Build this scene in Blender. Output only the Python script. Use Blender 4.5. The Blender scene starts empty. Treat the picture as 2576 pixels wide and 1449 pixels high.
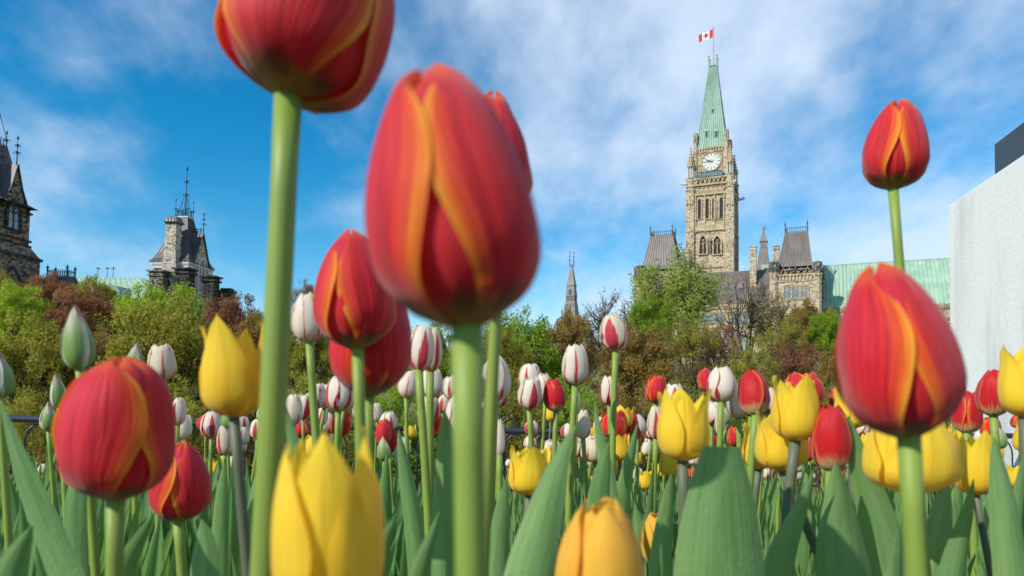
import bpy, bmesh, math, random
from mathutils import Vector, Matrix, Euler
R = math.radians
PI = math.pi
scn = bpy.context.scene
COL = scn.collection

# ------------------------------------------------------------------ camera, sky, sun
LENS, PITCH, ROLL, SHIFT = 24.0, R(2.3), R(0.9), 0.0823
CAMZ = 0.45
cd = bpy.data.cameras.new('camera')
cam = bpy.data.objects.new('camera', cd); COL.objects.link(cam)
cd.lens, cd.sensor_width, cd.shift_y = LENS, 36.0, SHIFT
cd.clip_start, cd.clip_end = 0.01, 6000
cd.dof.use_dof = True; cd.dof.focus_distance = 2.2; cd.dof.aperture_fstop = 10.5
CM = Matrix.Rotation(PI/2 + PITCH, 4, 'X') @ Matrix.Rotation(ROLL, 4, 'Z')
cam.matrix_world = Matrix.Translation((0, 0, CAMZ)) @ CM
scn.camera = cam
C0 = Vector((0, 0, CAMZ))
FQ = LENS/36*2576.0                       # focal length in the pixels of a 2576 wide picture

def ray(qx, qy):
    d = Vector(((qx-1288)/FQ, -(qy-724.5)/FQ + SHIFT*2576/FQ, -1.0))
    return (CM.to_3x3() @ d)
def W(qx, qy, Y):                          # point of the vertical plane y = Y seen there
    d = ray(qx, qy); t = Y/d.y
    return C0 + d*t
K = 3840/2576.0

SUN = Vector((-0.64, -0.51, 0.575)).normalized()
el = math.asin(SUN.z); az = math.atan2(SUN.x, SUN.y)
sl = bpy.data.lights.new('sun', 'SUN'); so = bpy.data.objects.new('sun', sl); COL.objects.link(so)
sl.energy, sl.angle, sl.color = 3.8, R(0.5), (1, 0.93, 0.82)
so.rotation_euler = (-SUN).to_track_quat('-Z', 'Y').to_euler(); so.location = (0, 0, 60)

scn.view_settings.view_transform = 'Standard'; scn.view_settings.look = 'None'
scn.view_settings.exposure = 0.45; scn.view_settings.gamma = 1
scn.cycles.max_bounces = 8; scn.cycles.transparent_max_bounces = 8
scn.cycles.use_denoising = True

# ------------------------------------------------------------------ node helper
class NT:
    def __init__(s, tree): s.t = tree; s.n = tree.nodes; s.l = tree.links
    def set(s, sock, v):
        if v is None: return
        if isinstance(v, bpy.types.NodeSocket): s.l.new(v, sock)
        else:
            if hasattr(sock.default_value, '__len__') and not hasattr(v, '__len__'): v = (v,)*len(sock.default_value)
            if hasattr(v, '__len__') and len(sock.default_value) == 4 and len(v) == 3: v = (*v, 1)
            sock.default_value = v
    def m(s, op, a, b=None, c=None, clamp=False):
        n = s.n.new('ShaderNodeMath'); n.operation = op; n.use_clamp = clamp
        s.set(n.inputs[0], a); s.set(n.inputs[1], b); s.set(n.inputs[2], c)
        return n.outputs[0]
    def ss(s, x, a, b, lo=0.0, hi=1.0):    # smoothstep
        n = s.n.new('ShaderNodeMapRange'); n.interpolation_type = 'SMOOTHSTEP'
        for i, v in enumerate((x, a, b, lo, hi)): s.set(n.inputs[i], v)
        return n.outputs[0]
    def mix(s, f, a, b, mode='MIX'):
        n = s.n.new('ShaderNodeMix'); n.data_type = 'RGBA'; n.blend_type = mode
        s.set(n.inputs[0], f); s.set(n.inputs[6], a); s.set(n.inputs[7], b)
        return n.outputs[2]
    def noise(s, vec, scale, detail=3, rough=0.5, dist=0.0, w=None):
        n = s.n.new('ShaderNodeTexNoise'); n.noise_dimensions = '4D' if w is not None else '3D'
        s.set(n.inputs['Vector'], vec); s.set(n.inputs['Scale'], scale); s.set(n.inputs['Detail'], detail)
        s.set(n.inputs['Roughness'], rough); s.set(n.inputs['Distortion'], dist)
        if w is not None: s.set(n.inputs['W'], w)
        return n.outputs[0]
    def vor(s, vec, scale, feature='F1', out=0):
        n = s.n.new('ShaderNodeTexVoronoi'); n.feature = feature
        s.set(n.inputs['Vector'], vec); s.set(n.inputs['Scale'], scale)
        return n.outputs[out]
    def comb(s, x, y, z):
        n = s.n.new('ShaderNodeCombineXYZ')
        for i, v in enumerate((x, y, z)): s.set(n.inputs[i], v)
        return n.outputs[0]
    def sep(s, v):
        n = s.n.new('ShaderNodeSeparateXYZ'); s.set(n.inputs[0], v); return n.outputs
    def mapv(s, v, scale=(1, 1, 1), loc=(0, 0, 0)):
        n = s.n.new('ShaderNodeMapping'); s.set(n.inputs[0], v); n.inputs['Scale'].default_value = scale
        n.inputs['Location'].default_value = loc; return n.outputs[0]
    def coord(s, k='Object'): return s.n.new('ShaderNodeTexCoord').outputs[k]
    def rnd(s): return s.n.new('ShaderNodeObjectInfo').outputs['Random']
    def bump(s, h, strength=0.3, dist=0.01):
        n = s.n.new('ShaderNodeBump'); n.inputs['Strength'].default_value = strength; n.inputs['Distance'].default_value = dist
        s.set(n.inputs['Height'], h); return n.outputs[0]

MATS = {}
def material(name, fn):
    if name not in MATS:
        m = bpy.data.materials.new(name); m.use_nodes = True; m.node_tree.nodes.clear()
        t = NT(m.node_tree); out = t.n.new('ShaderNodeOutputMaterial')
        t.l.new(fn(t), out.inputs[0]); MATS[name] = m
    return MATS[name]
def pbr(t, col, rough=0.6, normal=None, spec=0.4, metal=0.0, transl=0.0, tcol=None, coat=0.0, sheen=0.0):
    b = t.n.new('ShaderNodeBsdfPrincipled')
    t.set(b.inputs['Base Color'], col); t.set(b.inputs['Roughness'], rough); t.set(b.inputs['Metallic'], metal)
    t.set(b.inputs['Specular IOR Level'], spec)
    if sheen: t.set(b.inputs['Sheen Weight'], sheen)
    if normal: t.l.new(normal, b.inputs['Normal'])
    if not transl: return b.outputs[0]
    tr = t.n.new('ShaderNodeBsdfTranslucent'); t.set(tr.inputs[0], tcol if tcol is not None else col)
    mx = t.n.new('ShaderNodeMixShader'); mx.inputs[0].default_value = transl
    t.l.new(b.outputs[0], mx.inputs[1]); t.l.new(tr.outputs[0], mx.inputs[2])
    return mx.outputs[0]

# ------------------------------------------------------------------ sky
wd = bpy.data.worlds.new('World'); scn.world = wd; wd.use_nodes = True
t = NT(wd.node_tree); t.n.clear()
sky = t.n.new('ShaderNodeTexSky'); sky.sky_type = 'NISHITA'; sky.sun_disc = False
sky.sun_elevation = el; sky.sun_rotation = az % (2*PI)
sky.air_density, sky.dust_density, sky.ozone_density = 1.0, 0.4, 3.0
hs = t.n.new('ShaderNodeHueSaturation'); hs.inputs['Saturation'].default_value = 1.25; hs.inputs['Value'].default_value = 1.0
t.l.new(sky.outputs[0], hs.inputs['Color'])
d = t.coord('Generated'); x, y, z = t.sep(d)
zz = t.m('ADD', t.m('MAXIMUM', z, 0.0), 0.42)
p = t.comb(t.m('DIVIDE', x, zz), t.m('DIVIDE', y, zz), 0.0)
n1 = t.noise(t.mapv(p, (1.0, 0.8, 1), (3.1, 0.4, 0)), 2.1, 6, 0.52, 0.15)
n2 = t.noise(t.mapv(p, (1.5, 1.0, 1), (7.3, 2.2, 0)), 7.0, 5, 0.55, 0.1)
bias = t.m('ADD', t.ss(x, -0.25, 0.25, -0.055, 0.10), t.ss(z, 0.0, 0.40, 0.07, -0.015))
cl = t.m('ADD', t.m('ADD', t.m('MULTIPLY', n1, 0.75), t.m('MULTIPLY', n2, 0.25)), bias)
cf = t.ss(cl, 0.38, 0.76, 0.0, 0.86)
ccol = t.mix(n2, (3.3, 4.1, 5.2), (4.3, 4.85, 5.55))
tint = t.mix(1.0, hs.outputs[0], t.mix(t.ss(z, 0.0, 0.38), (0.72, 0.86, 0.85), (0.10, 0.74, 0.79)), 'MULTIPLY')
skc = t.mix(cf, tint, ccol)
bg = t.n.new('ShaderNodeBackground'); t.l.new(skc, bg.inputs[0]); bg.inputs[1].default_value = 0.148
wo = t.n.new('ShaderNodeOutputWorld'); t.l.new(bg.outputs[0], wo.inputs[0])

# ------------------------------------------------------------------ mesh helpers
class MB:
    def __init__(s): s.v = []; s.f = []; s.uv = []; s.mi = []; s.cur = 0
    def add(s, vs, fs, uvs=None):
        o = len(s.v); s.v += [tuple(v) for v in vs]
        for f in fs:
            s.f.append(tuple(i+o for i in f)); s.mi.append(s.cur)
        s.uv += uvs if uvs else [(0, 0)]*len(vs)
    def box(s, x0, x1, y0, y1, z0, z1): s.frus((x0, x1, y0, y1, z0), (x0, x1, y0, y1, z1))
    def frus(s, b, t):
        x0, x1, y0, y1, z0 = b; a0, a1, c0, c1, z1 = t
        s.add([(x0,y0,z0),(x1,y0,z0),(x1,y1,z0),(x0,y1,z0),(a0,c0,z1),(a1,c0,z1),(a1,c1,z1),(a0,c1,z1)],
              [(3,2,1,0),(4,5,6,7),(0,1,5,4),(1,2,6,5),(2,3,7,6),(3,0,4,7)])
    def prism(s, poly, y0, y1, axis='y'):
        n = len(poly)
        if axis == 'y': vs = [(a, y0, b) for a, b in poly] + [(a, y1, b) for a, b in poly]
        elif axis == 'x': vs = [(y0, a, b) for a, b in poly] + [(y1, a, b) for a, b in poly]
        else: vs = [(a, b, y0) for a, b in poly] + [(a, b, y1) for a, b in poly]
        s.add(vs, [tuple(range(n)), tuple(range(2*n-1, n-1, -1))] + [(i, i+n, (i+1) % n+n, (i+1) % n) for i in range(n)])
    def ring(s, outer, inner, y0, y1, axis='y'):
        n = len(outer)
        def P(a, b, y): return (a, y, b) if axis == 'y' else (y, a, b)
        vs = [P(a, b, y0) for a, b in outer]+[P(a, b, y0) for a, b in inner]+[P(a, b, y1) for a, b in outer]+[P(a, b, y1) for a, b in inner]
        fs = []
        for i in range(n):
            j = (i+1) % n
            fs += [(i, j, n+j, n+i), (2*n+i, 3*n+i, 3*n+j, 2*n+j), (i, 2*n+i, 2*n+j, j), (n+i, n+j, 3*n+j, 3*n+i)]
        s.add(vs, fs)
    def lathe(s, cx, cy, prof, n=8, rot=0.0, sx=1.0, sy=1.0):
        vs = []
        for r, z in prof:
            for i in range(n):
                a = 2*PI*i/n+rot; vs.append((cx+r*sx*math.cos(a), cy+r*sy*math.sin(a), z))
        m = len(prof)
        fs = [(k*n+i, k*n+(i+1) % n, (k+1)*n+(i+1) % n, (k+1)*n+i) for k in range(m-1) for i in range(n)]
        fs += [tuple(range(n-1, -1, -1)), tuple((m-1)*n+i for i in range(n))]
        s.add(vs, fs)
    def tube(s, pts, rad, n=6, uvv=False):
        pts = [Vector(p) for p in pts]; rad = rad if hasattr(rad, '__len__') else [rad]*len(pts)
        vs = []; uv = []; ref = None
        for i, p in enumerate(pts):
            d = (pts[min(i+1, len(pts)-1)]-pts[max(i-1, 0)]).normalized()
            if ref is None: ref = Vector((1, 0, 0)) if abs(d.x) < 0.8 else Vector((0, 1, 0))
            ref = (ref-d*ref.dot(d)).normalized(); a = ref; b = d.cross(a).normalized()
            for k in range(n):
                t_ = 2*PI*k/n; vs.append(p+(a*math.cos(t_)+b*math.sin(t_))*rad[i]); uv.append((k/n, i/max(1, len(pts)-1)))
        m = len(pts)
        fs = [(k*n+i, k*n+(i+1) % n, (k+1)*n+(i+1) % n, (k+1)*n+i) for k in range(m-1) for i in range(n)]
        fs += [tuple(range(n-1, -1, -1)), tuple((m-1)*n+i for i in range(n))]
        s.add(vs, fs, uv)
    def slope(s, bl, br, tr, tl, n=0, rw=0.06, rh=0.10):   # a roof plane with standing seams
        bl, br, tr, tl = map(Vector, (bl, br, tr, tl))
        s.add([bl, br, tr, tl], [(0, 1, 2, 3)])
        nn = (br-bl).cross(tl-bl).normalized()
        for i in range(n+1):
            q = i/n if n else 0
            a, b = bl.lerp(br, q), tl.lerp(tr, q); w = (br-bl).normalized()*rw
            s.add([a-w, a+w, b+w, b-w, a-w+nn*rh, a+w+nn*rh, b+w+nn*rh, b-w+nn*rh],
                  [(4, 5, 6, 7), (0, 1, 5, 4), (1, 2, 6, 5), (2, 3, 7, 6), (3, 0, 4, 7)])
    def mesh(s, name, mats, smooth=False, recalc=True):
        me = bpy.data.meshes.new(name); me.from_pydata(s.v, [], s.f)
        for m in (mats if isinstance(mats, (list, tuple)) else [mats]): me.materials.append(m)
        ul = me.uv_layers.new(name='UVMap')
        if any(u != (0, 0) for u in s.uv):
            for lp in me.loops: ul.data[lp.index].uv = s.uv[lp.vertex_index]
        for p, mi in zip(me.polygons, s.mi): p.material_index = mi; p.use_smooth = smooth
        if recalc:
            bm = bmesh.new(); bm.from_mesh(me); bmesh.ops.recalc_face_normals(bm, faces=bm.faces); bm.to_mesh(me); bm.free()
        me.update(); return me
    def build(s, name, mats, parent=None, smooth=False, recalc=True):
        return link(name, s.mesh(name, mats, smooth, recalc), parent)
def link(name, me, parent=None):
    o = bpy.data.objects.new(name, me); COL.objects.link(o)
    if parent: o.parent = parent
    return o
def tag(o, label, cat, group=None):
    o['label'] = label; o['category'] = cat
    if group: o['group'] = group
    return o
def empty(name, loc, rz=0.0, label=None, cat=None, group=None):
    o = bpy.data.objects.new(name, None); COL.objects.link(o); o.empty_display_size = 0.1
    o.location = loc; o.rotation_euler = (0, 0, rz)
    if label: tag(o, label, cat, group)
    return o
def lerp_tab(tab, x):
    if x <= tab[0][0]: return tab[0][1]
    for (a, b), (c, d) in zip(tab, tab[1:]):
        if x <= c:
            k = (x-a)/(c-a); return b+(d-b)*k
    return tab[-1][1]
def smooth_tab(tab, x):
    xs = [p[0] for p in tab]; ys = [p[1] for p in tab]
    if x <= xs[0]: return ys[0]
    if x >= xs[-1]: return ys[-1]
    i = max(k for k in range(len(xs)) if xs[k] <= x); i = min(i, len(xs)-2)
    h = xs[i+1]-xs[i]; q = (x-xs[i])/h
    def sl_(k):
        if k == 0: return (ys[1]-ys[0])/(xs[1]-xs[0])
        if k == len(xs)-1: return (ys[-1]-ys[-2])/(xs[-1]-xs[-2])
        return (ys[k+1]-ys[k-1])/(xs[k+1]-xs[k-1])
    m0, m1 = sl_(i)*h, sl_(i+1)*h
    return (2*q**3-3*q*q+1)*ys[i]+(q**3-2*q*q+q)*m0+(-2*q**3+3*q*q)*ys[i+1]+(q**3-q*q)*m1

# ------------------------------------------------------------------ ground
GT = [(-30, 0.0), (0.8, 0.0), (3, -0.24), (6.3, -0.66), (7.5, -0.95), (25, -7), (42, -7.5), (70, -2), (100, 4), (140, 11), (170, 13), (3000, 13)]
def ground_z(y): return lerp_tab(GT, y)
# ------------------------------------------------------------------ building materials
def stone_fn(ca, cb, cc, course=0.45, dirt=0.35, dcol=(0.05, 0.04, 0.035)):
    def fn(t):
        c = t.coord(); 
        v1 = t.vor(t.mapv(c, (1.0, 1.0, 1.7)), 1/course, 'F1', 1)
        sx = t.sep(v1)[0]
        col = t.mix(t.ss(sx, 0.1, 0.9), ca, cb)
        col = t.mix(t.ss(t.sep(v1)[1], 0.72, 0.85), col, cc)
        big = t.noise(t.mapv(c, (1, 1, 0.35)), 0.28, 5, 0.6)
        col = t.mix(t.ss(big, 0.52, 0.75, 0, dirt), col, dcol)
        edge = t.vor(t.mapv(c, (1.0, 1.0, 1.7)), 1/course, 'DISTANCE_TO_EDGE', 0)
        h = t.m('ADD', t.ss(edge, 0.0, 0.12), t.m('MULTIPLY', t.noise(c, 6, 3), 0.6))
        return pbr(t, col, 0.9, t.bump(h, 0.6, 0.12), 0.2)
    return fn
def metal_roof_fn(ca, cb, rough=0.55, stain=(0.02, 0.02, 0.02), amt=0.3):
    def fn(t):
        c = t.coord(); n = t.noise(t.mapv(c, (1, 1, 0.25)), 0.6, 5, 0.65)
        col = t.mix(t.ss(n, 0.35, 0.68), ca, cb)
        n2 = t.noise(t.mapv(c, (2.5, 2.5, 0.12)), 0.9, 4, 0.6)
        col = t.mix(t.ss(n2, 0.55, 0.8, 0, amt), col, stain)
        return pbr(t, col, rough, t.bump(n, 0.2, 0.1), 0.4)
    return fn
M_STONE = material('tower_stone', stone_fn((0.42, 0.34, 0.235), (0.56, 0.465, 0.34), (0.24, 0.175, 0.11), 0.5, 0.40, (0.12, 0.085, 0.055)))
M_TRIM = material('dressed_stone', stone_fn((0.40, 0.315, 0.20), (0.50, 0.40, 0.27), (0.34, 0.26, 0.17), 1.1, 0.5, (0.13, 0.10, 0.07)))
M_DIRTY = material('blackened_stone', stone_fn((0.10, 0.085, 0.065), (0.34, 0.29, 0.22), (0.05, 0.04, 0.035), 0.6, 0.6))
M_GREY = material('west_stone', stone_fn((0.36, 0.31, 0.25), (0.54, 0.48, 0.41), (0.18, 0.15, 0.12), 0.55, 0.3))
M_DARKST = material('dark_stone', stone_fn((0.10, 0.085, 0.065), (0.28, 0.225, 0.165), (0.05, 0.04, 0.03), 0.55, 0.35))  # darker stone tones for the left edge tower and its wing
M_BLACKST = material('black_stone', stone_fn((0.03, 0.028, 0.026), (0.09, 0.08, 0.07), (0.02, 0.02, 0.02), 0.6, 0.3))
M_COPPER = material('green_copper', metal_roof_fn((0.24, 0.37, 0.275), (0.33, 0.47, 0.365), 0.6, (0.16, 0.27, 0.2), 0.3))
M_COPPERD = material('green_copper_tower', metal_roof_fn((0.19, 0.32, 0.245), (0.27, 0.41, 0.325), 0.6, (0.16, 0.20, 0.14), 0.6))
M_BROWN = material('brown_copper', metal_roof_fn((0.12, 0.092, 0.085), (0.185, 0.155, 0.15), 0.5, (0.20, 0.19, 0.17), 0.45))
M_SLATE = material('grey_metal_roof', metal_roof_fn((0.055, 0.05, 0.055), (0.105, 0.097, 0.10), 0.5, (0.2, 0.19, 0.19), 0.25))
M_LSLATE = material('pale_slate', metal_roof_fn((0.16, 0.15, 0.15), (0.24, 0.22, 0.22), 0.6, (0.09, 0.08, 0.08), 0.4))
M_IRON = material('dark_iron', lambda t: pbr(t, (0.018, 0.02, 0.03), 0.4))
M_GLASS = material('dark_glass', lambda t: pbr(t, t.mix(t.noise(t.coord(), 1.2, 2), (0.02, 0.025, 0.03), (0.10, 0.13, 0.16)), 0.12, None, 0.6))
M_BGLASS = material('pale_glass', lambda t: pbr(t, t.mix(t.noise(t.coord(), 1.5, 2), (0.07, 0.10, 0.13), (0.24, 0.31, 0.36)), 0.1, None, 0.7))
M_LOUVRE = material('louvre_dark', lambda t: pbr(t, t.mix(t.ss(t.m('FRACT', t.m('MULTIPLY', t.sep(t.coord())[2], 1.6)), 0.55, 0.75), (0.012, 0.011, 0.012), (0.05, 0.045, 0.045)), 0.8))
M_PALE = material('pale_limestone', lambda t: pbr(t, t.mix(t.noise(t.coord(), 1.5, 3), (0.45, 0.44, 0.40), (0.62, 0.60, 0.55)), 0.85))
M_WHITE = material('dial_white', lambda t: pbr(t, (0.60, 0.60, 0.58), 0.5))
M_INK = material('dial_black', lambda t: pbr(t, (0.02, 0.02, 0.022), 0.5))
M_STEEL = material('pole_grey', lambda t: pbr(t, (0.30, 0.29, 0.28), 0.5))

# ------------------------------------------------------------------ a building's own frame, read off in photograph pixels (3840 wide)
class Frame:
    def __init__(s, px, py, Y, deg):
        a = W(px/K, py/K, Y); s.th = R(deg); s.o = Vector((a.x, a.y, ground_z(a.y)-1.0)); s.inv = Matrix.Rotation(-s.th, 3, 'Z')
        s.co = s.inv @ (C0-s.o)
    def d(s, px, py): return s.inv @ ray(px/K, py/K)
    def f(s, px, py, v=0.0):
        d = s.d(px, py); t_ = (v-s.co.y)/d.y; p = s.co+d*t_; return p.x, p.z
    def g(s, px, py, u=0.0):
        d = s.d(px, py); t_ = (u-s.co.x)/d.x; p = s.co+d*t_; return p.y, p.z
    def root(s, name, label, cat, group=None): return empty(name, s.o, s.th, label, cat, group)
    def rect(s, x0, y0, x1, y1, v=0.0):
        m, n = (x0+x1)/2, (y0+y1)/2
        return s.f(x0, n, v)[0], s.f(x1, n, v)[0], s.f(m, y1, v)[1], s.f(m, y0, v)[1]     # u0 u1 z0 z1
def arch(cx, z0, z1, w, n=7):              # pointed arch outline, counter-clockwise
    h = w/2; zs = max(z0+0.05*(z1-z0), z1-w*1.05); pts = [(cx-h, z0), (cx+h, z0)]
    for i in range(n):
        q = i/(n-1); a = q*R(62); x = h-(2*h)*(1-math.cos(a))/(1-math.cos(R(62)))*0.5; z = zs+(z1-zs)*math.sin(a)/math.sin(R(62))
        pts.append((cx+x, z))
    for i in range(n-2, -1, -1):
        q = i/(n-1); a = q*R(62); x = h-(2*h)*(1-math.cos(a))/(1-math.cos(R(62)))*0.5; z = zs+(z1-zs)*math.sin(a)/math.sin(R(62))
        pts.append((cx-x, z))
    return pts
def lancet(parent, cx, z0, z1, w, y, mpane, mframe, fr=0.25, proud=0.3, tracery=0, axis='y', sgn=-1, name='window'):
    a = MB(); a.prism(arch(cx, z0, z1, w), y, y+sgn*0.06, axis); o = a.build(name, mpane, parent)
    b = MB(); b.ring(arch(cx, z0-fr*0.7, z1+fr*1.3, w+2*fr), arch(cx, z0, z1, w), y-sgn*0.02, y+sgn*proud, axis)
    def bx(x0, x1, q0, q1, y0, y1):
        if axis == 'y': b.box(x0, x1, y0, y1, q0, q1)
        else: b.box(y0, y1, x0, x1, q0, q1)
    if tracery:
        k = w*0.05
        bx(cx-k, cx+k, z0, z0+(z1-z0)*0.72, y-sgn*0.02, y+sgn*proud*0.5)
        for s_ in (-1, 1):
            c2 = cx+s_*w*0.25; zt = z0+(z1-z0)*0.66
            b.ring(arch(c2, z0+(z1-z0)*0.3, zt, w*0.5), arch(c2, z0+(z1-z0)*0.3+.02, zt-w*0.09, w*0.38), y-sgn*0.02, y+sgn*proud*0.55, axis)
        zc = z0+(z1-z0)*0.76; oc = [(cx+w*0.17*math.cos(i*PI/5), zc+w*0.17*math.sin(i*PI/5)) for i in range(10)]
        ic = [(cx+w*0.09*math.cos(i*PI/5), zc+w*0.09*math.sin(i*PI/5)) for i in range(10)]
        b.ring(oc, ic, y-sgn*0.02, y+sgn*proud*0.6, axis)
    b.build('frame', mframe, o)
    return o
def mansard(F, root, x_bl, x_br, y_b, x_tl, x_tr, y_t, depth, mat, seams, flare=0.12, label=None, dormers=()):
    ub0, zb = F.f(x_bl, y_b); ub1, _ = F.f(x_br, y_b); 
    zt = F.f((x_tl+x_tr)/2, y_t, depth*0.2)[1]
    ut0 = F.f(x_tl, y_t, depth*0.2)[0]; ut1 = F.f(x_tr, y_t, depth*0.2)[0]
    ins = (ut0-ub0+ub1-ut1)/2; vt0 = ins; vt1 = depth-ins
    lv = []
    for q in (0, 0.12, 0.3, 0.6, 1.0):
        e = q**0.72 if flare else q
        lv.append((ub0+(ut0-ub0)*e, ub1+(ut1-ub1)*e, vt0*e, depth+(vt1-depth)*e, zb+(zt-zb)*q))
    m = MB()
    for a, b in zip(lv, lv[1:]):
        A = [(a[0],a[2],a[4]),(a[1],a[2],a[4]),(a[1],a[3],a[4]),(a[0],a[3],a[4])]
        B = [(b[0],b[2],b[4]),(b[1],b[2],b[4]),(b[1],b[3],b[4]),(b[0],b[3],b[4])]
        for i in range(4):
            j = (i+1) % 4; m.slope(A[i], A[j], B[j], B[i], seams, 0.08, 0.18)
    l = lv[-1]; m.add([(l[0],l[2],l[4]),(l[1],l[2],l[4]),(l[1],l[3],l[4]),(l[0],l[3],l[4])], [(0,1,2,3)])
    o = m.build('roof', mat, root, recalc=False)
    return o, lv
def cresting(m, x0, x1, y0, y1, z, h, step, pin=0):
    def run(a, b):
        a, b = Vector(a), Vector(b); n = max(2, int((b-a).length/step)); dr = (b-a).normalized()
        for q in (0.15, 0.75): m.tube([a+Vector((0,0,h*q)), b+Vector((0,0,h*q))], 0.05, 4)
        for i in range(n+1):
            p = a.lerp(b, i/n); m.tube([p, p+Vector((0,0,h*0.95))], [0.06, 0.045], 4)
            m.lathe(p.x, p.y, [(0.02, z+h*0.8), (0.13, z+h*0.92), (0.02, z+h*1.08)], 4)
    c = [(x0,y0,z),(x1,y0,z),(x1,y1,z),(x0,y1,z)]
    for i in range(4): run(c[i], c[(i+1) % 4])
    if pin:
        for p in c: m.lathe(p[0], p[1], [(0.16, z-0.3), (0.16, z+pin*0.75), (0.28, z+pin*0.78), (0.22, z+pin*0.86), (0.08, z+pin*0.9), (0.02, z+pin*1.1)], 6)

# ------------------------------------------------------------------ the clock tower
def build_clock_tower():
    F = Frame(2753, 900, 200, -24)
    r = F.root('clock_tower', 'tall pale stone clock tower with green copper spire rising over the trees', 'clock tower')
    u0 = F.f(2569, 900)[0]; Wd = -u0; D = Wd; z0 = 0.0
    zf = lambda y, v=0.0: F.f(2660, y, v)[1]
    uf = lambda x, y, v=0.0: F.f(x, y, v)[0]
    bw = Wd*0.19; zc = zf(640); 
    m = MB(); m.box(u0+0.8, -0.8, 0.8, D-0.8, z0, zf(662)); 
    I = 0.18*Wd; m.box(u0+I, -I, I, D-I, zf(664), zf(541))                      # clock stage
    m.build('wall', M_STONE, r)
    b = MB()
    for cx, cy in ((u0+bw/2, bw/2), (-bw/2, bw/2), (-bw/2, D-bw/2), (u0+bw/2, D-bw/2)):
        for za, zb, k in ((z0, zf(1000), 1.0), (zf(1000), zf(862), 0.95), (zf(862), zf(760), 0.90), (zf(760), zf(700), 0.84)):
            h = bw/2*k; b.box(cx-h, cx+h, cy-h, cy+h, za, zb)
        for ys in (1000, 862, 705):
            h = bw/2*1.03; b.box(cx-h, cx+h, cy-h, cy+h, zf(ys)-0.16, zf(ys)+0.16)
        h = bw*0.43; b.lathe(cx, cy, [(h*1.12, zf(702)), (h*1.12, zf(662)), (h*1.3, zf(660)), (h*1.3, zf(656))], 8, PI/8)
    b.build('buttress', M_STONE, r)
    # string courses, arcades and parapets on the four sides
    s = MB()
    for ya, yb, pr in ((728, 722, 0.55), (692, 686, 0.7), (864, 859, 0.45), (1003, 997, 0.35), (668, 662, 0.5)):
        s.box(u0+0.8-pr, -0.8+pr, 0.8-pr, D-0.8+pr, zf(ya), zf(yb))
    for i in range(22):                                                        # corbel arcade under the parapet
        uu = u0+bw+0.3+(Wd-2*bw-0.6)*(i+0.5)/22
        s.box(uu-0.14, uu+0.14, 0.25, 0.8, zf(722), zf(709)); 
        s.box(-0.8, -0.25, bw+0.3+(D-2*bw-0.6)*(i+0.5)/22-0.14, bw+0.3+(D-2*bw-0.6)*(i+0.5)/22+0.14, zf(722), zf(709))
    s.box(u0+0.5, -0.5, 0.5, D-0.5, zf(709), zf(705))
    for i in range(6):                                                         # blind quatrefoil band
        uu = u0+bw+0.4+(Wd-2*bw-0.8)*(i+0.5)/6; zc2 = (zf(702)+zf(692))/2
        oc = [(uu+0.42*math.cos(k*PI/6), zc2+0.34*math.sin(k*PI/6)) for k in range(12)]; ic = [(uu+0.22*math.cos(k*PI/6), zc2+0.16*math.sin(k*PI/6)) for k in range(12)]
        s.ring(oc, ic, 0.78, 0.5)
    s.build('stone_trim', M_TRIM, r); s = MB()
    for i in range(7):                                                         # gabled parapet
        uu = u0+bw+(Wd-2*bw)*(i+0.5)/7; hw = (Wd-2*bw)/14
        za, zb = zf(684), zf(664)
        s.ring([(uu-hw, zb), (uu+hw, zb), (uu, za)], [(uu-hw*0.55, zb-0.2), (uu+hw*0.55, zb-0.2), (uu, za+0.7)], 0.5, 0.05)
        vv = bw+(D-2*bw)*(i+0.5)/7
        s.ring([(vv-hw, zb), (vv+hw, zb), (vv, za)], [(vv-hw*0.55, zb-0.2), (vv+hw*0.55, zb-0.2), (vv, za+0.7)], -0.5, -0.05, 'x')
    s.build('parapet', M_TRIM, r); s = MB()
    for k in (0.0, 1/3.0, 2/3.0, 1.0):
        uu = u0+bw+0.25+(Wd-2*bw-0.5)*k
        s.box(uu-0.16, uu+0.16, 0.35, 0.8, zf(868), zf(722))
    s.box(u0+I-.4, -I+.4, I-.4, D-I+.4, zf(546), zf(541))
    for i in range(9):
        uu = u0+I+.8+(Wd-2*I-1.6)*(i+0.5)/9; s.box(uu-0.17, uu+0.17, I-.35, I, zf(560), zf(546))
        s.box(-I, -I+.35, I+.8+(D-2*I-1.6)*(i+0.5)/9-0.17, I+.8+(D-2*I-1.6)*(i+0.5)/9+0.17, zf(560), zf(546))
    s.box(u0+I-.15, -I+.15, I-.15, D-I+.15, zf(564), zf(562))
    s.build('belfry_rib', M_TRIM, r)
    gl = MB(); ga, gb, gc, gd = F.rect(2620, 644, 2709, 660, 0.3); gl.box(ga, gb, 0.3, I, gc, gd)
    go = gl.build('gallery_window', M_BGLASS, r)
    gm = MB()
    for i in range(10): gm.box(ga+(gb-ga)*i/9-0.05, ga+(gb-ga)*i/9+0.05, 0.22, 0.32, gc, gd)
    gm.box(ga, gb, 0.2, I, gd, gd+0.2); gm.build('mullion', M_IRON, go)
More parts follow.
